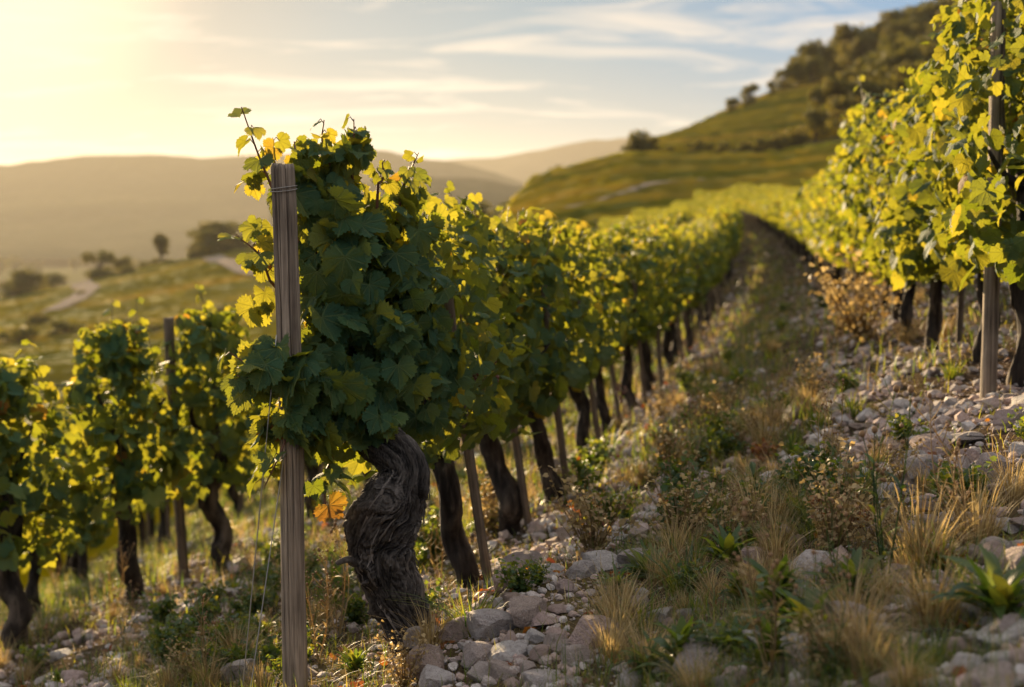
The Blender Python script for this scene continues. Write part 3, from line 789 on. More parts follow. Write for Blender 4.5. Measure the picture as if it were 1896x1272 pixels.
link('dead_spur', mk('dead_spur', *tube(st2, np.linspace(.009, .003, 8), 8), BARK, True, {'tint': np.full(8 * 8 + 2, .6)}), hero)
link('trunk', mb.mesh('trunk', BARK), hero)
arm = MB()
for e in ((560, 620, 3.74), (620, 560, 3.85), (700, 500, 3.95), (770, 640, 4.2), (620, 820, 3.75)):
    m0 = np.array(hloc(668, 765, 3.82)); e = hloc(*e)
    c = catmull([m0 + [0, 0, -.05], m0 * .6 + e * .4 + r.uniform(-.03, .03, 3), e], 16)
    arm.add(*tube(c, np.linspace(.035, .006, 16), 9), tint=.4)
link('cane', arm.mesh('cane', BARK2), hero)

fol = Fol(); canes = []
BL = [(590, 315, 58, 3.86, 1), (655, 300, 42, 3.9, 1), (655, 250, 26, 3.9, .8), (765, 345, 34, 4.0, 1), (545, 345, 40, 3.82, .8), (615, 400, 80, 3.86, 1), (715, 430, 66, 3.95, 1), (770, 410, 30, 4.0, .8),
      (630, 505, 88, 3.85, 1), (745, 540, 78, 4.0, 1), (600, 590, 70, 3.78, 1), (690, 635, 96, 3.88, 1.1), (790, 650, 66, 4.1, 1), (575, 690, 66, 3.66, 1.1),
      (495, 665, 44, 3.6, .9), (470, 715, 28, 3.58, .9), (645, 715, 70, 3.8, 1), (755, 735, 66, 3.95, 1.1), (835, 740, 36, 4.1, .8), (545, 780, 42, 3.62, 1),
      (505, 780, 34, 3.58, .7), (615, 800, 46, 3.72, .8), (610, 890, 36, 3.68, .5), (495, 860, 20, 3.6, .4), (690, 775, 42, 3.74, .9), (790, 800, 36, 3.98, .5),
      (470, 495, 24, 3.72, .6), (482, 560, 22, 3.7, .6), (465, 335, 18, 3.74, .45), (486, 420, 18, 3.76, .5)]
for (px, py, rp, Y, dens) in BL:
    R = rp / F * Y; n = max(6, int(dens * 62 * (rp / 72.) ** 1.75))
    v = unit(r.normal(0, 1, (n, 3))); rad = np.where(r.rand(n) < .7, r.uniform(.75, 1.0, n), r.uniform(.1, .8, n))
    p = np.array(hloc(px, py, Y)) + v * (rad * R)[:, None] * np.array([1, 1.35, 1])
    out = v * np.array([1, 1, .7])
    nr = unit(out * .7 + np.array([0, -.25, .35]) + r.normal(0, .55, (n, 3)))
    tp = np.array([0, 0, -1.]) + out * .35 + r.normal(0, .38, (n, 3))
    fade = np.clip((py - 200) / 250, 0, 1)
    fol.add(p, nr, tp, (.034 + .062 * r.rand(n) ** 1.4) * (.62 + .38 * fade) * (.72 if rp < 40 else 1), tints(r, n) + .12 * (1 - fade) + (.1 if px < 520 else 0))
for b, e, n, s0, s1 in (((505, 350, 3.72), (447, 198, 3.66), 7, .062, .04), ((610, 300, 3.85), (600, 222, 3.84), 5, .05, .03), ((650, 300, 3.88), (655, 220, 3.9), 5, .06, .035),
                     ((745, 350, 3.98), (775, 282, 3.98), 5, .055, .03), ((500, 520, 3.7), (440, 438, 3.62), 5, .06, .045), ((520, 690, 3.62), (428, 655, 3.55), 5, .07, .05),
                     ((530, 330, 3.76), (505, 255, 3.74), 4, .055, .035), ((560, 330, 3.8), (545, 262, 3.8), 4, .05, .03), ((700, 340, 3.9), (708, 300, 3.9), 4, .05, .03),
                     ((540, 780, 3.6), (488, 905, 3.56), 5, .065, .05), ((600, 880, 3.68), (598, 955, 3.64), 4, .07, .06), ((470, 640, 3.6), (428, 720, 3.55), 4, .06, .05)):
    shoot(fol, canes, hloc(*b), hloc(*e), n, s0, s1, r, .02)
    hd, hb_ = np.array(hloc(668, 768, 3.83)), np.array(hloc(*b)); canes.append((catmull([hd, (hd + hb_) / 2 + [0, .1, .02], hb_], 14), np.linspace(.008, .0042, 14)))
link('foliage', fol.mesh('foliage', 'hi', r, VINE), hero)
mb = MB()
for c, R in canes: mb.add(*tube(c, R, 6, False))
link('shoots', mb.mesh('shoots', CANE), hero)

# front post, leaning a little, with a wire tied round its head
pb, ptop = at(552, 1330, 3.64), at(517, 306, 3.60)
ax = Vector(ptop - pb); L = ax.length
post = link('vine_post', stake_mesh(301, L, .0315, WOOD, 140, 170, 5), None, pb, ax.to_track_quat('Z', 'Y').to_euler())
tag(post, 'tall weathered grey post in front of the gnarled vine, tied with wire near its top', 'post')
mb = MB()
for k, zz in enumerate((L - .062, L - .056)):
    th = np.linspace(0, 2 * np.pi, 40, endpoint=False)
    c = np.stack([np.cos(th) * .0335 + .012 * math.sin(zz * 1.7 + 301), np.sin(th) * .0335, zz + .004 * np.sin(th + k)], -1)
    mb.add(*tube(np.vstack([c, c[:2]]), .0013, 6, False))
link('wire_tie', mb.mesh('wire_tie', WIRE), post)

def wire(p, q, rad, label, sag=.0, group=None):
    p, q = np.array(p), np.array(q); t = np.linspace(0, 1, 24)[:, None]
    c = p * (1 - t) + q * t; c[:, 2] -= (sag * 4 * t * (1 - t))[:, 0]
    o = link('wire', mk('wire', *tube(c - c[0], rad, 7), WIRE), None, c[0]); return tag(o, label, 'wire', group)
wire(at(512, 620, 3.57), at(448, 1290, 3.50), .0016, 'thin guy wire farther left of the two running down from the front post')
wire(at(532, 800, 3.60), at(462, 1290, 3.46), .0016, 'thin guy wire closer to the front post of the two')
wire(at(-10, 706, 6.6), at(330, 675, 7.9), .004, 'slack trellis wire catching the sun at the left edge', .06)

# dried grape clusters hanging on the vine behind the front vine
for px, py, Y in ((905, 668, 4.55), (880, 690, 4.62), (1150, 712, 8.2)):
    c = at(px, py, Y); mb = MB(); rr_ = RS(int(px))
    for k in range(46):
        t = rr_.rand(); q = np.array([rr_.normal(0, .022 * (1.1 - t)), rr_.normal(0, .022 * (1.1 - t)), -.11 * t])
        mb.add(ICO[1][0] * rr_.uniform(.006, .0095) + q, ICO[1][1], rr_.rand())
    g = link('grape_cluster', mb.mesh('grape_cluster', BERRY), None, c)
    tag(g, {905: 'dried reddish grape cluster hanging right of the front vine, the outer one', 880: 'dried reddish grape cluster hanging right of the front vine, the inner lower one'}.get(px, 'small dried grape cluster farther along the centre row'), 'grapes')

# ------------------------------------------------------------------ stones
def rock_shape(seed, sub):
    r = RS(seed); V = ICO[sub][0].copy()
    V *= np.array([1, r.uniform(.65, .95), r.uniform(.45, .75)])
    for k in range(16):
        nrm = unit(r.normal(0, 1, 3)); d = r.uniform(.40, .72)
        h = V @ nrm; V = V - np.maximum(0, h - d)[:, None] * nrm * .98
    V += .045 * np.stack([fbm(V * 1.7 + k * 7, 3, seed + k) for k in range(3)], -1) + (.02 * fbm(V * 6, 2, seed))[:, None] * V
    return V
rock_me = [mk('stone', rock_shape(400 + k, 4), ICO[4][1], ROCK, False) for k in range(14)]
SH = ['angular', 'rounded', 'flat', 'blocky', 'wedge-shaped', 'smooth', 'chipped']
def place_rock(h, wid, label, flat=1.0, sink=.25, k=None, r=rnd):
    s = wid / 2 / .66
    z = h[2] + s * (.33 * flat - sink * .5)
    o = link('stone', rock_me[k if k is not None else r.randrange(14)], None, (h[0], h[1], z),
             (r.uniform(-.35, .35), r.uniform(-.35, .35), r.uniform(0, 6.28)), (s, s * r.uniform(.8, 1.1), s * flat * r.uniform(.8, 1.1)))
    tag(o, label, 'stone', 'loose stones on the vineyard slope'); return o
HR = [(976, 1062, 72, 'pale grey angular stone on the crest of the heap right of the trunk'), (975, 1152, 74, 'pink granite stone like a cut cube right of the trunk'),
      (905, 1178, 84, 'broad pink stone leaning against the heap right of the trunk'), (853, 1180, 62, 'brownish pink stone touching the foot of the gnarled trunk'),
      (790, 1250, 80, 'pink stone leaning on the foot of the gnarled trunk'), (806, 1276, 66, 'white stone at the bottom edge below the gnarled trunk'),
      (880, 1228, 70, 'long pale stone lying below the pink stones'), (930, 1092, 46, 'grey stone at the left end of the crest of the heap'), (946, 1122, 40, 'small pale stone above the pink cube-like stone'),
      (988, 1188, 44, 'pale round pebble just below the pink cube-like stone'), (1026, 1198, 42, 'pale oval pebble right of the round one'), (944, 1195, 38, 'small pinkish stone between two pink ones'),
      (1000, 1225, 40, 'grey pebble low in the heap'), (930, 1232, 42, 'grey stone low in the heap'), (1060, 1010, 52, 'tawny stone up the row beyond the heap'), (1110, 990, 44, 'flat tawny stone farther up the row'),
      (1700, 875, 66, 'pale rounded stone on the right-hand bank'), (1712, 900, 82, 'pink stone under the pale one on the right-hand bank'), (1768, 888, 70, 'long brown stone tilted on the right-hand bank'),
      (1712, 935, 80, 'white flat stone on the right-hand bank'), (1770, 962, 84, 'thin slab lying below the white flat stone'), (1845, 895, 84, 'broad grey stone on the right-hand bank near the edge'), (1800, 860, 50, 'grey stone high on the right-hand bank'),
      (1410, 1050, 62, 'pinkish pale stone alone among the weeds of the path'), (1558, 1060, 66, 'white stone half hidden behind weed stalks'), (1450, 1000, 44, 'white stone of a small cluster in the path'), (1478, 1008, 30, 'small white pebble of the cluster in the path'),
      (1376, 1028, 50, 'long grey stone left of the pinkish one in the path'), (1866, 1185, 74, 'big grey stone near the bottom right corner'), (1768, 1218, 62, 'purplish stone left of the big one near the bottom right corner'), (1860, 1240, 60, 'grey stone at the bottom right corner'),
      (1790, 815, 60, 'flat pale stone below the right-hand row'), (1868, 790, 50, 'pale stone near the foot of the right post'), (1600, 800, 60, 'flat pale slab at the edge of the weeds uphill'), (1640, 985, 36, 'small white stone below the bank'), (1730, 1170, 56, 'tawny flat stone in front of the leafy plant')]
for px, py, w, lab in HR:
    h = hit(px, py); place_rock(h, w / F * h[1], lab, flat=.45 if ('flat' in lab or 'slab' in lab) else 1.05, sink=.2)
def zone(px, py):
    if px < 560: return 'on the slope below the left row'
    if px < 1060 and py > 960: return 'in the heap right of the gnarled trunk'
    if px < 1300 and py < 960: return 'along the foot of the centre row'
    if px > 1560 and py < 1010: return 'on the right-hand bank'
    if px > 1560: return 'on the ground at lower right'
    return 'among the weeds of the path'
def fr(u):   # stoniness across the rows
    return np.exp(-((u - .17) / .13) ** 2) + 1.15 * np.exp(-((u - .86) / .2) ** 2) + .25 + .6 * np.exp(-((u + .75) / .25) ** 2) + .35 * np.exp(-((u - 1.35) / .3) ** 2)
r = RS(77); cnt = 0
while cnt < 262:
    px, py = r.uniform(-20, 1916), 640 + 640 * r.rand() ** .75
    h = hit(px, py)
    if h[1] > 14: continue
    u = float(u_of(np.array(h[0]), np.array(h[1])))
    if r.rand() > fr(np.array(u)) * .8: continue
    w = float(np.clip(r.lognormal(-2.95, .42), .02, .12))
    if w / h[1] * F < 16: continue
    size = 'fist-sized' if w > .07 else ('egg-sized' if w > .045 else 'small')
    k = r.randint(14)
    place_rock(h, w, f'{size} {SH[k % 7]} stone lying {zone(px, py)}', r.choice([.55, .8, 1.0]), .3, k, rnd); cnt += 1

# the rest of the stones: gravel
low = [(rock_shape(500 + k, 2), ICO[2][1]) for k in range(8)]; low1 = [(rock_shape(520 + k, 1), ICO[1][1]) for k in range(8)]
def gravel(n, dmin, dmax, smin, smax, shapes, seed):
    r = RS(seed); d = np.exp(r.uniform(math.log(dmin), math.log(dmax), n * 4)); pxs = r.uniform(-80, 1980, n * 4)
    x = (pxs - 948) / F * d; u = u_of(x, d)
    patch = .55 + .9 * fbm(np.stack([x * 1.6, d * 1.6, x * 0], -1), 3, 8)
    ok = (r.rand(n * 4) < fr(u) * patch) & (u > -2.5) & (u < 2.2)
    x, d = x[ok][:n], d[ok][:n]; z = ground_z(x, d)
    VV, TT, AA = [], [], []; off = 0
    s = smin * (smax / smin) ** (r.rand(len(x)) ** 2.8)
    for k, (B, T) in enumerate(shapes):
        i = np.arange(k, len(x), len(shapes)); m = len(i)
        a, b = r.uniform(0, 6.3, m), r.uniform(-.5, .5, m)
        ca, sa, cb, sb = np.cos(a), np.sin(a), np.cos(b), np.sin(b)
        M = np.stack([np.stack([ca, -sa * cb, sa * sb], -1), np.stack([sa, ca * cb, -ca * sb], -1), np.stack([0 * a, sb, cb], -1)], 1)
        Vv = np.einsum('mij,nj->mni', M, B * np.array([1, 1, .85])) * s[i][:, None, None] + np.stack([x[i], d[i], z[i] + s[i] * .22], -1)[:, None]
        VV.append(Vv.reshape(-1, 3)); TT.append((T[None] + (np.arange(m) * len(B))[:, None, None]).reshape(-1, 3) + off)
        AA.append(np.repeat(r.rand(m), len(B))); off += m * len(B)
    return np.concatenate(VV), np.concatenate(TT), np.concatenate(AA)
mb = MB()
mb.add(*gravel(7000, 2.0, 5.5, .005, .030, low, 1)); mb.add(*gravel(8500, 4.5, 14, .011, .06, low1, 2)); mb.add(*gravel(4500, 12, 60, .022, .07, low1, 3))
tag(link('gravel', mb.mesh('gravel', PEB, False)), 'loose gravel and small stones strewn between the rows', 'gravel', kind='stuff')

# ------------------------------------------------------------------ weeds and grass
def blade(base, dirv, L, w, lean, r):
    m = 5; t = np.linspace(0, 1, m)[:, None]
    d = np.array([dirv[0], dirv[1], 0]); side = np.array([-dirv[1], dirv[0], 0])
    c = base + d * (lean * L * t ** 1.8) + np.array([0, 0, 1]) * L * (t - .35 * lean * t ** 2.8)
    ww = w * (1 - t ** 1.5) + .0003
    return np.vstack([c - side * ww, c + side * ww]), np.array([[k, k + 1, m + k + 1] for k in range(m - 1)] + [[k, m + k + 1, m + k] for k in range(m - 1)])
def tuft(seed, n, L, spread, w=.0016, lean=.6):
    r = RS(seed); mb = MB()
    for k in range(n):
        a = r.uniform(0, 6.3); q = r.rand() ** .7 * spread
        v, t = blade(np.array([math.cos(a) * q, math.sin(a) * q, -.01]), (math.cos(a + r.normal(0, .5)), math.sin(a + r.normal(0, .5))), L * r.uniform(.4, 1.05), w * r.uniform(.6, 1.4), lean * r.uniform(.2, 1.5), r)
        mb.add(v, t, r.rand())
    return mb
def lance(base, az, el, L, w, curl, m=7):
    t = np.linspace(0, 1, m)[:, None]; ang = el - curl * t
    d = np.array([math.cos(az), math.sin(az), 0]); side = np.array([-d[1], d[0], 0])
    st = np.concatenate([np.cos(ang) * d[None, :2], np.sin(ang)], 1) * (L / (m - 1)); c = base + np.vstack([[0, 0, 0], np.cumsum(st, 0)[:-1]])
    ww = w * (np.sin(np.pi * np.clip(t * .93 + .05, 0, 1)) ** .8)
    up = np.array([0, 0, 1.])
    V = np.vstack([c - side * ww + up * ww * .35, c, c + side * ww + up * ww * .35])
    T = []
    for k in range(m - 1):
        for o in (0, m): T += [[o + k, o + k + 1, o + m + k + 1], [o + k, o + m + k + 1, o + m + k]]
    return V, np.array(T)
def rosette(seed, n, L, w, tall=.0):
    r = RS(seed); mb = MB()
    for k in range(n):
        mb.add(*lance(np.array([r.normal(0, .008), r.normal(0, .008), tall * r.rand()]), k * 2.4 + r.normal(0, .2), r.uniform(.35, 1.4), L * r.uniform(.55, 1.1), w * r.uniform(.7, 1.2), r.uniform(.2, 1.5)), np.clip(r.normal(.4, .25), 0, 1))
    return mb
def bushy(seed, n, h, spread, ls):
    r = RS(seed); mb = MB(); stems = MB()
    for k in range(max(7, n // 14)):
        a = r.uniform(0, 6.3); e = np.array([math.cos(a) * spread * r.rand(), math.sin(a) * spread * r.rand(), h * r.uniform(.5, 1.1)])
        C = catmull([[0, 0, -.01], e * .5 + r.normal(0, .012, 3), e], 10); mb.add(*tube(C, np.linspace(.0022, .0008, 10), 4, False), .2)
        m = 14; q = C[r.randint(2, 10, m)] + r.normal(0, .012, (m, 3)); 
        V, T, A, _ = leaves('low', q, r.normal(0, .5, (m, 3)) + [0, -.2, .8], r.normal(0, 1, (m, 3)), ls * r.uniform(.5, 1.2, m), np.clip(r.normal(.5, .25, m), 0, 1), r)
        mb.add(V, T, A)
    return mb
def seedweed(seed, n, h, spread, bud, mat):
    r = RS(seed); mb = MB(); bd = MB()
    for k in range(n):
        a = r.uniform(0, 6.3); q = spread * r.rand()
        e = np.array([math.cos(a) * q, math.sin(a) * q, h * r.uniform(.6, 1.05)])
        C = catmull([[0, 0, -.01], e * .55 + r.normal(0, .015, 3), e], 16); mb.add(*tube(C, np.linspace(.0021, .0009, 16), 5, False), r.rand())
        bd.add(ICO[2][0] * bud * np.array([1, 1, 1.3]) + e, ICO[2][1])
        for j in range(r.randint(5, 12)):
            i = r.randint(6, 15); b = C[i]; aa = r.uniform(0, 6.3); l = r.uniform(.012, .06) * h / .35
            e2 = b + np.array([math.cos(aa) * l * .7, math.sin(aa) * l * .7, l * .8])
            mb.add(*tube(np.array([b, (b + e2) / 2 + [0, 0, -.003], e2]), np.array([.001, .0009, .0007]), 4, False), r.rand())
            bd.add(ICO[1][0] * bud * r.uniform(.45, .9) + e2, ICO[1][1])
        for j in range(4):
            mb.add(*lance(C[r.randint(1, 9)], r.uniform(0, 6.3), r.uniform(.2, 1.1), r.uniform(.03, .07), .005, .8), r.rand())
    V1, T1, A1 = (np.concatenate(q) for q in (mb.V, mb.T, mb.A)); V2, T2, A2 = (np.concatenate(q) for q in (bd.V, bd.T, bd.A))
    return mk('seed_stalk_weed', np.vstack([V1, V2]), np.vstack([T1, T2 + len(V1)]), mat, True, {'tint': np.concatenate([A1, A2])}, None, BUD, len(T1))
P_DRY = [tuft(600 + k, 190, .20, .05, .0013).mesh('dry_grass_tuft', DRY) for k in range(3)]
P_GRN = [tuft(610 + k, 110, .17, .06, .0021, .8).mesh('grass_tuft', GREEN) for k in range(3)]
P_ROS = [rosette(620 + k, 44, .135, .0115, .03).mesh('broadleaf_weed', GREEN) for k in range(3)] + [rosette(630, 60, .085, .012, .1).mesh('broadleaf_weed', GREEN)]
P_BUS = [bushy(640 + k, 340, .17, .13, .02).mesh('bushy_weed', GREEN) for k in range(3)]
P_BUSD = [bushy(650 + k, 420, .24, .16, .013).mesh('dry_weed', DRY) for k in range(2)]
P_RUS = [bushy(660, 190, .09, .12, .018).mesh('rusty_weed', RUST)]
P_SEED = []
for k in range(3):
    P_SEED.append(seedweed(670 + k, 5, .36, .12, .0052, DRY))
P_SEEDG = []
for k in range(2):
    P_SEEDG.append(seedweed(680 + k, 4, .40, .10, .0062, GREEN))

KINDS = {'dry': ('dry_grass_tuft', P_DRY, 'dry straw-coloured grass tuft', 'grass tuft', 'dry grass tufts on the slope'),
         'grn': ('grass_tuft', P_GRN, 'green grass tuft', 'grass tuft', 'green grass tufts on the slope'),
         'ros': ('broadleaf_weed', P_ROS, 'broad-leaved green weed', 'weed', 'broad-leaved weeds on the slope'),
         'bus': ('bushy_weed', P_BUS, 'bushy small-leaved green weed', 'weed', 'bushy green weeds on the slope'),
         'bsd': ('dry_weed', P_BUSD, 'dried golden bushy weed', 'weed', 'dried bushy weeds on the slope'),
         'rus': ('rusty_weed', P_RUS, 'low weed with rusty red leaves', 'weed', 'rusty weeds on the slope'),
         'sed': ('seed_stalk_weed', P_SEED, 'dry branching stalk weed with seed heads', 'weed', 'seeding weeds on the slope'),
         'seg': ('seed_stalk_weed', P_SEEDG, 'green stalk weed with brown buds', 'weed', 'green seeding weeds on the slope')}
def where(px, py):
    if px < 420: return 'below the lower left row'
    if px < 720: return 'around the foot of the front post'
    if px < 1120 and py > 900: return 'by the stone heap right of the gnarled trunk'
    if px < 1300 and py < 900: return 'along the foot of the centre row'
    if px > 1560 and py < 900: return 'at the foot of the right-hand row'
    if px > 1560: return 'on the stony bank at lower right'
    if py > 1040: return 'at the near end of the weedy path'
    if py > 760: return 'midway along the weedy path'
    return 'far along the weedy path'
def plant(kind, px, py, sc, label=None, r=rnd, sy=1.0):
    h = hit(px, py); nm, lst, lab, cat, grp = KINDS[kind]
    s = sc * r.uniform(.9, 1.1); me = r.choice(lst); rot = (r.uniform(-.1, .1), r.uniform(-.1, .1), r.uniform(0, 6.28))
    o = link(nm, me, None, h, rot, (s, s, s * sy))
    tag(o, label or f'{lab} {where(px, py)}', cat, grp)
for q in (('ros', 1262, 1262, .95, 'broad-leaved weed with pale yellow-green leaves at the bottom edge'), ('ros', 1440, 1175, 1.0, 'large broad-leaved weed in the middle of the near path'),
          ('ros', 1850, 1150, 1.0, 'large dark broad-leaved weed at the right edge above the big stone'), ('ros', 1500, 1190, .9, 'broad-leaved weed right of the large one in the near path'),
          ('ros', 1200, 1255, .7, 'small broad-leaved weed left of the yellow-green one at the bottom edge'), ('seg', 1640, 1090, 1.0, 'tall budding weed with round brown heads in front of the right-hand bank'),
          ('seg', 1560, 1120, .8, 'shorter budding weed left of the tallest one'), ('sed', 625, 1190, 1.0, 'dry stalk weed between the front post and the gnarled trunk'),
          ('sed', 590, 1230, .8, 'smaller dry stalk weed just right of the front post'), ('sed', 205, 1150, 1.1, 'tall pale seeding weed below the tall conical vine'),
          ('sed', 385, 1272, .75, 'seeding weed at the bottom edge left of the guy wires'), ('dry', 1225, 1080, .8, 'golden grass tuft catching the sun in the near path'),
          ('dry', 1400, 985, 1.1, 'reddish upright grass tuft midway along the path'), ('dry', 1145, 1175, .95, 'pale dense grass tuft right of the stone heap'), ('dry', 1130, 1225, .8, 'pale grass tuft at the bottom right of the stone heap'),
          ('bsd', 1600, 640, 2.0, 'big golden dry bush under the right-hand row'), ('bsd', 1560, 625, 1.6, 'smaller golden dry bush left of the big one under the right-hand row'), ('bsd', 905, 985, 1.1, 'dry golden weed behind the stake of the second vine'),
          ('rus', 1090, 975, 1.0, 'rusty red weed beside the centre row'), ('rus', 1250, 955, .8, 'rusty red weed in the middle of the path'), ('bus', 960, 1100, .5, 'small yellow-green weed growing out of the stone heap'), ('bus', 995, 1085, .4, 'tiny yellow-green weed on the crest of the heap')):
    plant(*q)
r = RS(91); n_pl = 0
while n_pl < 400:
    px, py = r.uniform(-10, 1906), 455 + 835 * r.rand() ** .85
    h = hit(px, py)
    if h[1] > 40 or (h[1] < 3.4 and h[0] > -.2 and r.rand() < .5): continue
    u = float(u_of(np.array(h[0]), np.array(h[1])))
    if 820 < px < 1130 and 1000 < py < 1262 and r.rand() < .85: continue
    weed = 1.25 * math.exp(-((u - .47) / .17) ** 2) + .10 + .9 * math.exp(-((u + .38) / .22) ** 2) + .25 * math.exp(-((u - 1.5) / .3) ** 2)
    if r.rand() > weed: continue
    k = r.choice(['dry', 'grn', 'ros', 'bus', 'bsd', 'rus', 'sed', 'seg'], p=[.28, .22, .09, .20, .07, .02, .08, .04])
    if px > 1080 and py > 1040 and k in ('bus', 'bsd', 'rus'):
        if r.rand() < .6: continue
        plant(k, px, py, r.uniform(.3, .5))
    else: plant(k, px, py, r.uniform(.45, 1.0) * (1 if py < 1100 else .85))
    n_pl += 1

# short grass and litter that nobody could count
def turf(n, dmin, dmax, hmin, hmax, w, seed, dry):
    r = RS(seed); N = n * 5
    d = np.exp(r.uniform(math.log(dmin), math.log(dmax), N)); pxs = r.uniform(-80, 1980, N); x = (pxs - 948) / F * d; u = u_of(x, d)
    pat = .5 + 1.1 * fbm(np.stack([x * 2.1, d * 2.1, x * 0 + seed], -1), 3, seed)
    wd = 1.2 * np.exp(-((u - .47) / .19) ** 2) + .16 + 1.0 * np.exp(-((u + .4) / .27) ** 2) + 1.0 * (u < -1.05)
    ok = (r.rand(N) < wd * pat) & (u > -9) & (u < 2.0); x, d = x[ok][:n], d[ok][:n]; m = len(x); z = ground_z(x, d) - .004
    L = r.uniform(hmin, hmax, m); a = r.uniform(0, 6.3, m); ln = r.uniform(.1, 1.3, m)
    t = np.linspace(0, 1, 4); dx, dy = np.cos(a), np.sin(a)
    c = np.stack([x[:, None] + dx[:, None] * ln[:, None] * L[:, None] * t ** 1.7, d[:, None] + dy[:, None] * ln[:, None] * L[:, None] * t ** 1.7, z[:, None] + L[:, None] * (t - .4 * np.minimum(ln, 1)[:, None] * t ** 2)], -1)
    sd = np.stack([-dy, dx, 0 * dx], -1)[:, None] * (w * d * r.uniform(.6, 1.4, m))[:, None, None] * (1.02 - t ** 1.5)[None, :, None]
    V = np.concatenate([c - sd, c + sd], 1).reshape(-1, 3)
    T = np.array([[k, k + 1, 4 + k + 1] for k in range(3)] + [[k, 4 + k + 1, 4 + k] for k in range(3)])
    T = (T[None] + (np.arange(m) * 8)[:, None, None]).reshape(-1, 3)
    return V, T, np.repeat(r.rand(m), 8)
mb = MB(); mb.add(*turf(15000, 2, 7, .025, .11, .00034, 5, 0)); mb.add(*turf(26000, 6, 60, .05, .2, .00042, 6, 0))
tag(link('grass', mb.mesh('grass', GREEN)), 'short green grass growing between the stones', 'grass', kind='stuff')
mb = MB(); mb.add(*turf(13000, 2, 7, .02, .08, .00026, 15, 0)); mb.add(*turf(14000, 6, 60, .04, .18, .0003, 16, 0))
tag(link('dry_grass', mb.mesh('dry_grass', DRY)), 'short dry straw lying between the stones', 'grass', kind='stuff')

r = RS(505); N = 900
d = np.exp(r.uniform(math.log(2), math.log(16), N)); x = (r.uniform(-60, 1960, N) - 948) / F * d
k = r.rand(N) < .25 + .75 * np.exp(-((u_of(x, d) - .15) / .3) ** 2); x, d = x[k], d[k]; N = len(x)
V, T, A, UV = leaves('mid', np.stack([x, d, ground_z(x, d) + .012], -1), r.normal(0, .35, (N, 3)) + [0, 0, 1], r.normal(0, 1, (N, 3)), r.uniform(.016, .042, N), r.rand(N) * .6, r, 1.6)
tag(link('leaf_litter', mk('leaf_litter', V, T, RUST, True, {'tint': A}, UV)), 'fallen brown vine leaves scattered on the ground', 'leaf litter', kind='stuff')
for k in range(26):
    h = hit(r.uniform(300, 1890), r.uniform(930, 1265)); a = r.uniform(0, 6.3); L = r.uniform(.08, .3)
    c = catmull([[0, 0, 0], np.array([math.cos(a), math.sin(a), .0]) * L * .5 + r.normal(0, .012, 3), np.array([math.cos(a + .2), math.sin(a + .2), 0]) * L], 12)
    c[:, 2] = ground_z(c[:, 0] + h[0], c[:, 1] + h[1]) - h[2] + .012 + .01 * np.sin(np.linspace(0, 3, 12))
    tag(link('twig', mk('twig', *tube(c, np.linspace(.0035, .0015, 12), 6), BARK2, True, {'tint': np.full(12 * 6 + 2, .8)}), None, h), f'dry pruned twig lying {where(*(948 + F * h[0] / h[1], 636 + F * math.tan(math.atan2(-h[2], h[1]) - TH)))}', 'twig', 'pruned twigs on the ground')

# ------------------------------------------------------------------ trees and houses far off
def tree_parts(seed, h, w, conic=0., n=1500, ls=.34):
    r = RS(seed); mb = MB(); C = catmull([(0, 0, -.4), (r.normal(0, .1), 0, h * .3), (r.normal(0, .25), r.normal(0, .2), h * .75)], 10)
    mb.add(*tube(C, np.linspace(w * .07, w * .02, 10), 7), .4)
    cl = []
    for k in range(15):
        a = r.uniform(0, 6.3); t = r.uniform(.13, .95); q = w * .5 * (1 - conic * t) * r.uniform(.35, .85) * math.sqrt(max(.08, 1 - ((t - .5) / .62) ** 2))
        c = np.array([math.cos(a) * q, math.sin(a) * q, h * t]); cl.append((c, w * r.uniform(.17, .28) * (1 - .5 * conic * t)))
        b = C[min(9, int(t * 9))]; mb.add(*tube(catmull([b - [0, 0, h * .1], (b + c) / 2, c], 6), np.linspace(w * .02, w * .006, 6), 5), .4)
    tr = mb.mesh('trunk', TBARK)
    P, Nn, A = [], [], []
    for c, R in cl:
        m = n // len(cl); v = unit(r.normal(0, 1, (m, 3))); rd = r.uniform(.45, 1.05, m) ** .6
        P.append(c + v * (rd * R)[:, None] * np.array([1, 1, .85])); Nn.append(v + r.normal(0, .6, (m, 3))); A.append(np.clip(r.normal(.45, .2, m) + r.uniform(-.2, .2), 0, 1))
    P, Nn, A = np.concatenate(P), np.concatenate(Nn), np.concatenate(A)
    V, T, A, UV = leaves('low', P, Nn, r.normal(0, 1, P.shape), ls * r.uniform(.6, 1.3, len(P)), A, r)
    return tr, mk('crown', V, T, TREE, True, {'tint': A}, UV)
TREES = [tree_parts(700 + k, 9, 7.5, 0, 1700, .42) for k in range(4)]
CON = [tree_parts(710, 9, 4.5, .75, 1300, .34)]
BUSH = [tree_parts(720 + k, 3.2, 4.2, 0, 900, .3) for k in range(2)]
def put_tree(kind, x, y, z, s, label, group=None, wide=1.0):
    t = bpy.data.objects.new({'tree': 'tree', 'con': 'conifer', 'bush': 'bush'}[kind], None); COL.objects.link(t)
    t.location = (x, y, z); t.scale = (s * wide, s * wide, s); t.rotation_euler = (0, 0, rnd.uniform(0, 6.3))
    tr, cr = rnd.choice({'tree': TREES, 'con': CON, 'bush': BUSH}[kind])
    link('trunk', tr, t); link('crown', cr, t)
    return tag(t, label, 'tree' if kind != 'bush' else 'bush', group)
r = RS(33); n_f = 0
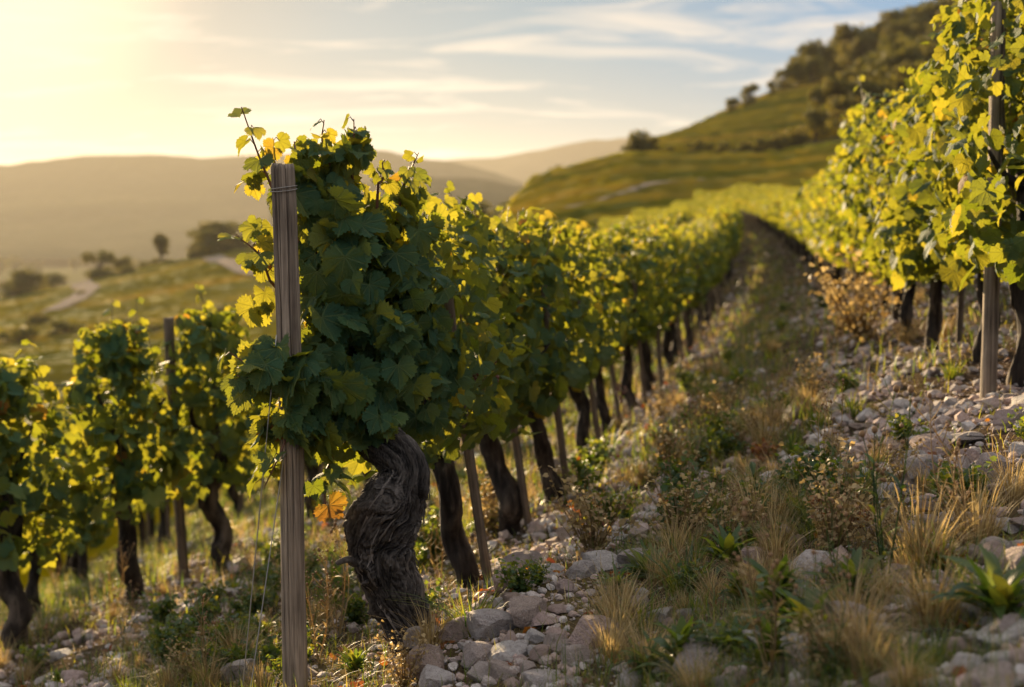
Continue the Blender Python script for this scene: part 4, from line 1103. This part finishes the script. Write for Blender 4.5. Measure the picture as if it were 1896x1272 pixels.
while n_f < 160:      # the wood on the upper hill
    px, d = r.uniform(1475, 2000), r.uniform(285, 415)
    lim = 318 - (px - 1600) * .3 if px > 1500 else 330
    if px < 1640 and d < 322: continue
    if d < lim - 60: continue
    x = (px - 948) / F * d
    put_tree('tree', x, d, float(h_right(x, d)), r.uniform(.75, 1.25), 'dense tree of the dark wood covering the upper right hill', 'trees of the wood on the upper right hill'); n_f += 1
for px, d, s in ((1510, 222, .7), (1545, 215, .85), (1580, 226, .9), (1610, 235, 1.0), (1640, 228, 1.05), (1665, 240, 1.1), (1690, 225, 1.1), (1560, 205, .6), (1600, 208, .8), (1650, 210, .9), (1700, 205, 1.0), (1730, 220, 1.1), (1625, 260, .9), (1650, 275, 1.0), (1680, 262, 1.0), (1720, 255, 1.1), (1505, 206, .5)):
    x = (px - 948) / F * d
    put_tree('tree', x, d, float(h_right(x, d)), s, 'rounded tree at the foot of the wood, above the right-hand row', 'trees at the foot of the wood')
for px, d, s, k, lab in ((1385, 276, .55, 'tree', 'lone dark tree on the skyline of the upper field'), (1352, 270, .42, 'tree', 'small tree on the skyline left of the lone dark one'),
    (1448, 292, .6, 'tree', 'tree on the skyline right of the lone dark one'), (1470, 296, .7, 'tree', 'tree at the lower tip of the wood on the skyline'), (1495, 300, .75, 'tree', 'second tree from the lower tip of the wood on the skyline'), (1425, 286, .4, 'tree', 'small tree between the lone one and the wood on the skyline'),
    (1180, 195, .95, 'bush', 'dark round bush at the left end of the terrace on the hillside'), (1200, 196, .7, 'bush', 'smaller bush right beside the dark round one on the terrace'), (1163, 194, .5, 'bush', 'little bush left of the dark round one on the terrace'),
    (1285, 197, .62, 'bush', 'dark bush in the middle of the terrace on the hillside'), (1305, 198, .5, 'bush', 'bush right of the dark one in the middle of the terrace'), (1335, 198, .5, 'bush', 'low bush farther right on the terrace'), (1440, 198, .8, 'bush', 'brownish bush at the right end of the terrace'), (1235, 196, .4, 'bush', 'small bush left of the dark one in the middle of the terrace'), (1375, 198, .55, 'bush', 'round bush between the low and the brownish one on the terrace'), (1408, 199, .6, 'bush', 'bush left of the brownish one on the terrace'), (1470, 199, .9, 'bush', 'bush against the wood at the right end of the terrace'),
    (1030, 190, .45, 'bush', 'round bush on the ridge at the left end of the lower field'), (1002, 188, .22, 'bush', 'tiny bush left of the round one on the ridge'), (890, 168, .62, 'bush', 'dark bush where the ridge meets the valley')):
    x = (px - 948) / F * d; put_tree(k, x, d, float(h_right(x, d)), s, lab)
for px, d, s, k, w, lab in ((185, 214, .42, 'tree', 1.1, 'broad dark tree on the spur left of the cone-shaped one'), (300, 214, .45, 'con', 1.7, 'cone-shaped tree on the crest of the spur'), (400, 210, .42, 'tree', 1.7, 'wide dark tree at the right end of the spur'),
    (230, 216, .28, 'tree', 1.0, 'small hazy tree between the broad and the cone-shaped one'), (90, 222, .32, 'tree', 1.9, 'wide low tree clump at the left of the spur'), (35, 224, .3, 'tree', 1.2, 'hazy tree behind the white house at the left edge'), (365, 208, .2, 'tree', 1.2, 'small bush-like tree left of the wide dark one'),
    (30, 118, .55, 'bush', 1.5, 'dark bush in the hollow at the left edge'), (120, 120, .5, 'bush', 1.5, 'dark bush in the hollow behind the tall conical vine'), (70, 135, .5, 'bush', 1.4, 'dark bush higher in the hollow at left'), (150, 168, .35, 'bush', 1.0, 'little dark bush at the bend of the dirt track'), (260, 112, .5, 'bush', 1.6, 'bush in the hollow above the bare post'), (390, 115, .5, 'bush', 1.6, 'bush in the hollow right of the bare post')):
    d *= 1.6; s *= 2.3 if k != 'bush' else 1.6; x = (px - 948) / F * d; put_tree(k, x, d, float(h_left(x, d)), s, lab, None, w)
r = RS(43)
for k in range(18):
    px, d = r.uniform(-20, 470), r.uniform(318, 352); x = (px - 948) / F * d
    put_tree(r.choice(['tree', 'bush', 'bush']), x, d, float(h_left(x, d)), r.uniform(.4, .8), 'small hazy shrub or tree along the crest of the spur', 'small trees along the crest of the spur', r.uniform(1, 1.6))
r = RS(44)
for k in range(46):      # hazy trees of the valley
    d = r.uniform(640, 1500); px = r.uniform(-60, 760); x = (px - 948) / F * d
    put_tree('tree', x, d, -40, r.uniform(.7, 1.5), 'hazy tree down on the valley floor', 'trees on the valley floor', r.uniform(1, 1.8))

def house(px, py, w, label):
    d = 40 * F / (py - 420); x = (px - 948) / F * d
    t = bpy.data.objects.new('house', None); COL.objects.link(t); t.location = (x, d, -40.5); t.rotation_euler = (0, 0, .4); tag(t, label, 'house')
    l, h, g = w, w * .55, w * .35; dp = w * .7
    V = [(-l / 2, -dp / 2, 0), (l / 2, -dp / 2, 0), (l / 2, dp / 2, 0), (-l / 2, dp / 2, 0), (-l / 2, -dp / 2, h), (l / 2, -dp / 2, h), (l / 2, dp / 2, h), (-l / 2, dp / 2, h), (-l / 2, 0, h + g), (l / 2, 0, h + g)]
    T = [(0, 1, 5), (0, 5, 4), (2, 3, 7), (2, 7, 6), (1, 2, 6), (1, 6, 5), (3, 0, 4), (3, 4, 7), (4, 8, 7), (5, 6, 9)]
    link('wall', mk('wall', V, T, PLASTER, False), t)
    o = .4; e = .25
    R = []
    for zz in (.05, .3):
        R += [(-l / 2 - o, -dp / 2 - o, h - e + zz), (l / 2 + o, -dp / 2 - o, h - e + zz), (l / 2 + o, 0, h + g + zz), (-l / 2 - o, 0, h + g + zz), (-l / 2 - o, dp / 2 + o, h - e + zz), (l / 2 + o, dp / 2 + o, h - e + zz)]
    q = [(0, 1, 2, 3), (3, 2, 5, 4)]
    T = []
    for a, b, c, d_ in q: T += [(a + 6, b + 6, c + 6), (a + 6, c + 6, d_ + 6), (a, c, b), (a, d_, c)]
    for a, b in ((0, 1), (1, 2), (2, 5), (5, 4), (4, 3), (3, 0)): T += [(a, b, b + 6), (a, b + 6, a + 6)]
    link('roof', mk('roof', R, T, ROOF, False), t)
    for k in (-.28, .0, .28):
        cx, y0 = k * l, -dp / 2; a, b, z0, z1 = cx - .06 * l, cx + .06 * l, h * .35, h * .75
        V = [(a, y0 - .04, z0), (b, y0 - .04, z0), (b, y0 - .04, z1), (a, y0 - .04, z1), (a, y0 + .05, z0), (b, y0 + .05, z0), (b, y0 + .05, z1), (a, y0 + .05, z1)]
        link('window', mk('window', V, [(0, 1, 2), (0, 2, 3), (1, 5, 6), (1, 6, 2), (4, 0, 3), (4, 3, 7), (3, 2, 6), (3, 6, 7), (0, 4, 5), (0, 5, 1)], PANE, False), t)
house(24, 552, 11, 'small white house at the left edge beyond the spur')
house(66, 541, 11, 'pale house just right of the white one beyond the spur')

# ------------------------------------------------------------------ haze, light, sky, camera
HX0, HX1, HY0, HY1, HZ0, HZ1 = -5200, 5200, -700, 6300, -60, 275
V = [(x, y, z) for z in (HZ0, HZ1) for y in (HY0, HY1) for x in (HX0, HX1)]
T = [(0, 2, 3, 1), (4, 5, 7, 6), (0, 1, 5, 4), (2, 6, 7, 3), (0, 4, 6, 2), (1, 3, 7, 5)]
n = NT('haze'); vol = n.n('ShaderNodeVolumePrincipled', {'Color': (.97, .91, .80, 1), 'Density': .00004, 'Anisotropy': .46})
n.t.links.new(vol.outputs[0], n.out.inputs['Volume'])
tag(link('haze', mk('haze', V, T, n.m, False)), 'evening haze filling the valley', 'haze', kind='stuff')

SUN_AZ, SUN_EL = math.radians(-21), math.radians(11.5)
sd = Vector((math.sin(SUN_AZ) * math.cos(SUN_EL), math.cos(SUN_AZ) * math.cos(SUN_EL), math.sin(SUN_EL)))
L = bpy.data.lights.new('sun', 'SUN'); L.energy = 5.0; L.angle = math.radians(.5); L.color = (1, .74, .43)
lo = bpy.data.objects.new('sun', L); COL.objects.link(lo); lo.rotation_euler = sd.to_track_quat('Z', 'Y').to_euler(); lo.location = sd * 300

w = bpy.data.worlds.new('World'); scene.world = w; w.use_nodes = True
t = w.node_tree; t.nodes.clear()
class WN(NT):
    def __init__(s): s.t = t
n = WN()
out = n.n('ShaderNodeOutputWorld')
sky = n.n('ShaderNodeTexSky', sky_type='NISHITA', sun_disc=False, sun_elevation=SUN_EL, sun_rotation=SUN_AZ, altitude=200, air_density=1.0, dust_density=2.0, ozone_density=1.0)
gen = n.n('ShaderNodeTexCoord').outputs['Generated']
sx = n.n('ShaderNodeSeparateXYZ', {0: gen}); zc = n.math('ADD', n.math('MAXIMUM', sx.outputs[2], 0), .10)
pl = n.n('ShaderNodeCombineXYZ', {0: n.math('DIVIDE', sx.outputs[0], zc), 1: n.math('DIVIDE', sx.outputs[1], zc), 2: 0.0}).outputs[0]
mp = n.n('ShaderNodeMapping', {'Vector': pl, 'Rotation': (0, 0, math.radians(20)), 'Scale': (.75, 1.5, 1)}).outputs[0]
c1 = n.noise(mp, 1.9, 8, .6, 1.0)
c2 = n.noise(pl, .35, 3, .5)
cm = n.n('ShaderNodeMapRange', {0: n.math('ADD', c1, n.math('MULTIPLY', n.math('SUBTRACT', c2, .5), .7)), 1: .50, 2: .68, 3: 0.0, 4: .8}).outputs[0]
SKY_K = 0.12
veil = n.n('ShaderNodeGamma', {'Color': sky.outputs[0], 'Gamma': .42}).outputs[0]      # thin high veil evens the sky out
dt = n.n('ShaderNodeVectorMath', {0: gen, 1: tuple(sd)}, operation='DOT_PRODUCT').outputs['Value']
veil = n.mix(1.0, veil, n.ramp(dt, [(.55, (.17, .43, .76)), (.80, (.15, .41, .76)), (.93, (.18, .32, .48)), (.968, (.19, .28, .39)), (.987, (.22, .26, .31)), (.997, (.5, .45, .40))]), 'MULTIPLY')
cloud = n.mix(.75, veil, (2.5, 2.15, 1.75, 1))
low = n.n('ShaderNodeMapRange', {0: sx.outputs[2], 1: .0, 2: .13, 3: .6, 4: 0.0}).outputs[0]
veil = n.mix(low, veil, (1.25, 1.0, .74, 1))
col = n.mix(cm, veil, cloud)
# sky brightened overhead, out of view: fill light added for the shaded foreground
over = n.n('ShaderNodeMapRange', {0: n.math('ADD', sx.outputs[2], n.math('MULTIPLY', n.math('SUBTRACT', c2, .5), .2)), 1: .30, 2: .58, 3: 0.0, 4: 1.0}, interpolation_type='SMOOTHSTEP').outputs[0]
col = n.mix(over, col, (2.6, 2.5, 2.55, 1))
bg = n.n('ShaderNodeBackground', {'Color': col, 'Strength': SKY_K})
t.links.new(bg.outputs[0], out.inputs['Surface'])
try: w.cycles.sampling_method = 'NONE'
except Exception: pass

cam = bpy.data.cameras.new('camera'); co = bpy.data.objects.new('camera', cam); COL.objects.link(co)
cam.sensor_width = 36; cam.lens = 36 * F / 1896; cam.clip_end = 12000; cam.clip_start = .05
co.location = (0, 0, 0); co.rotation_euler = (math.pi / 2 - TH, 0, 0)
cam.dof.use_dof = True; cam.dof.focus_distance = 3.72; cam.dof.aperture_fstop = 3.0
scene.camera = co
scene.render.engine = 'CYCLES'
cy = scene.cycles
cy.use_denoising = True
try: cy.denoiser = 'OPENIMAGEDENOISE'
except Exception: pass
cy.max_bounces = 7; cy.diffuse_bounces = 3; cy.glossy_bounces = 2; cy.transmission_bounces = 5; cy.transparent_max_bounces = 6; cy.volume_bounces = 1
cy.sample_clamp_indirect = 6; cy.caustics_reflective = False; cy.caustics_refractive = False
vs = scene.view_settings; vs.view_transform = 'Standard'; vs.look = 'None'; vs.gamma = 1; vs.exposure = 1.7
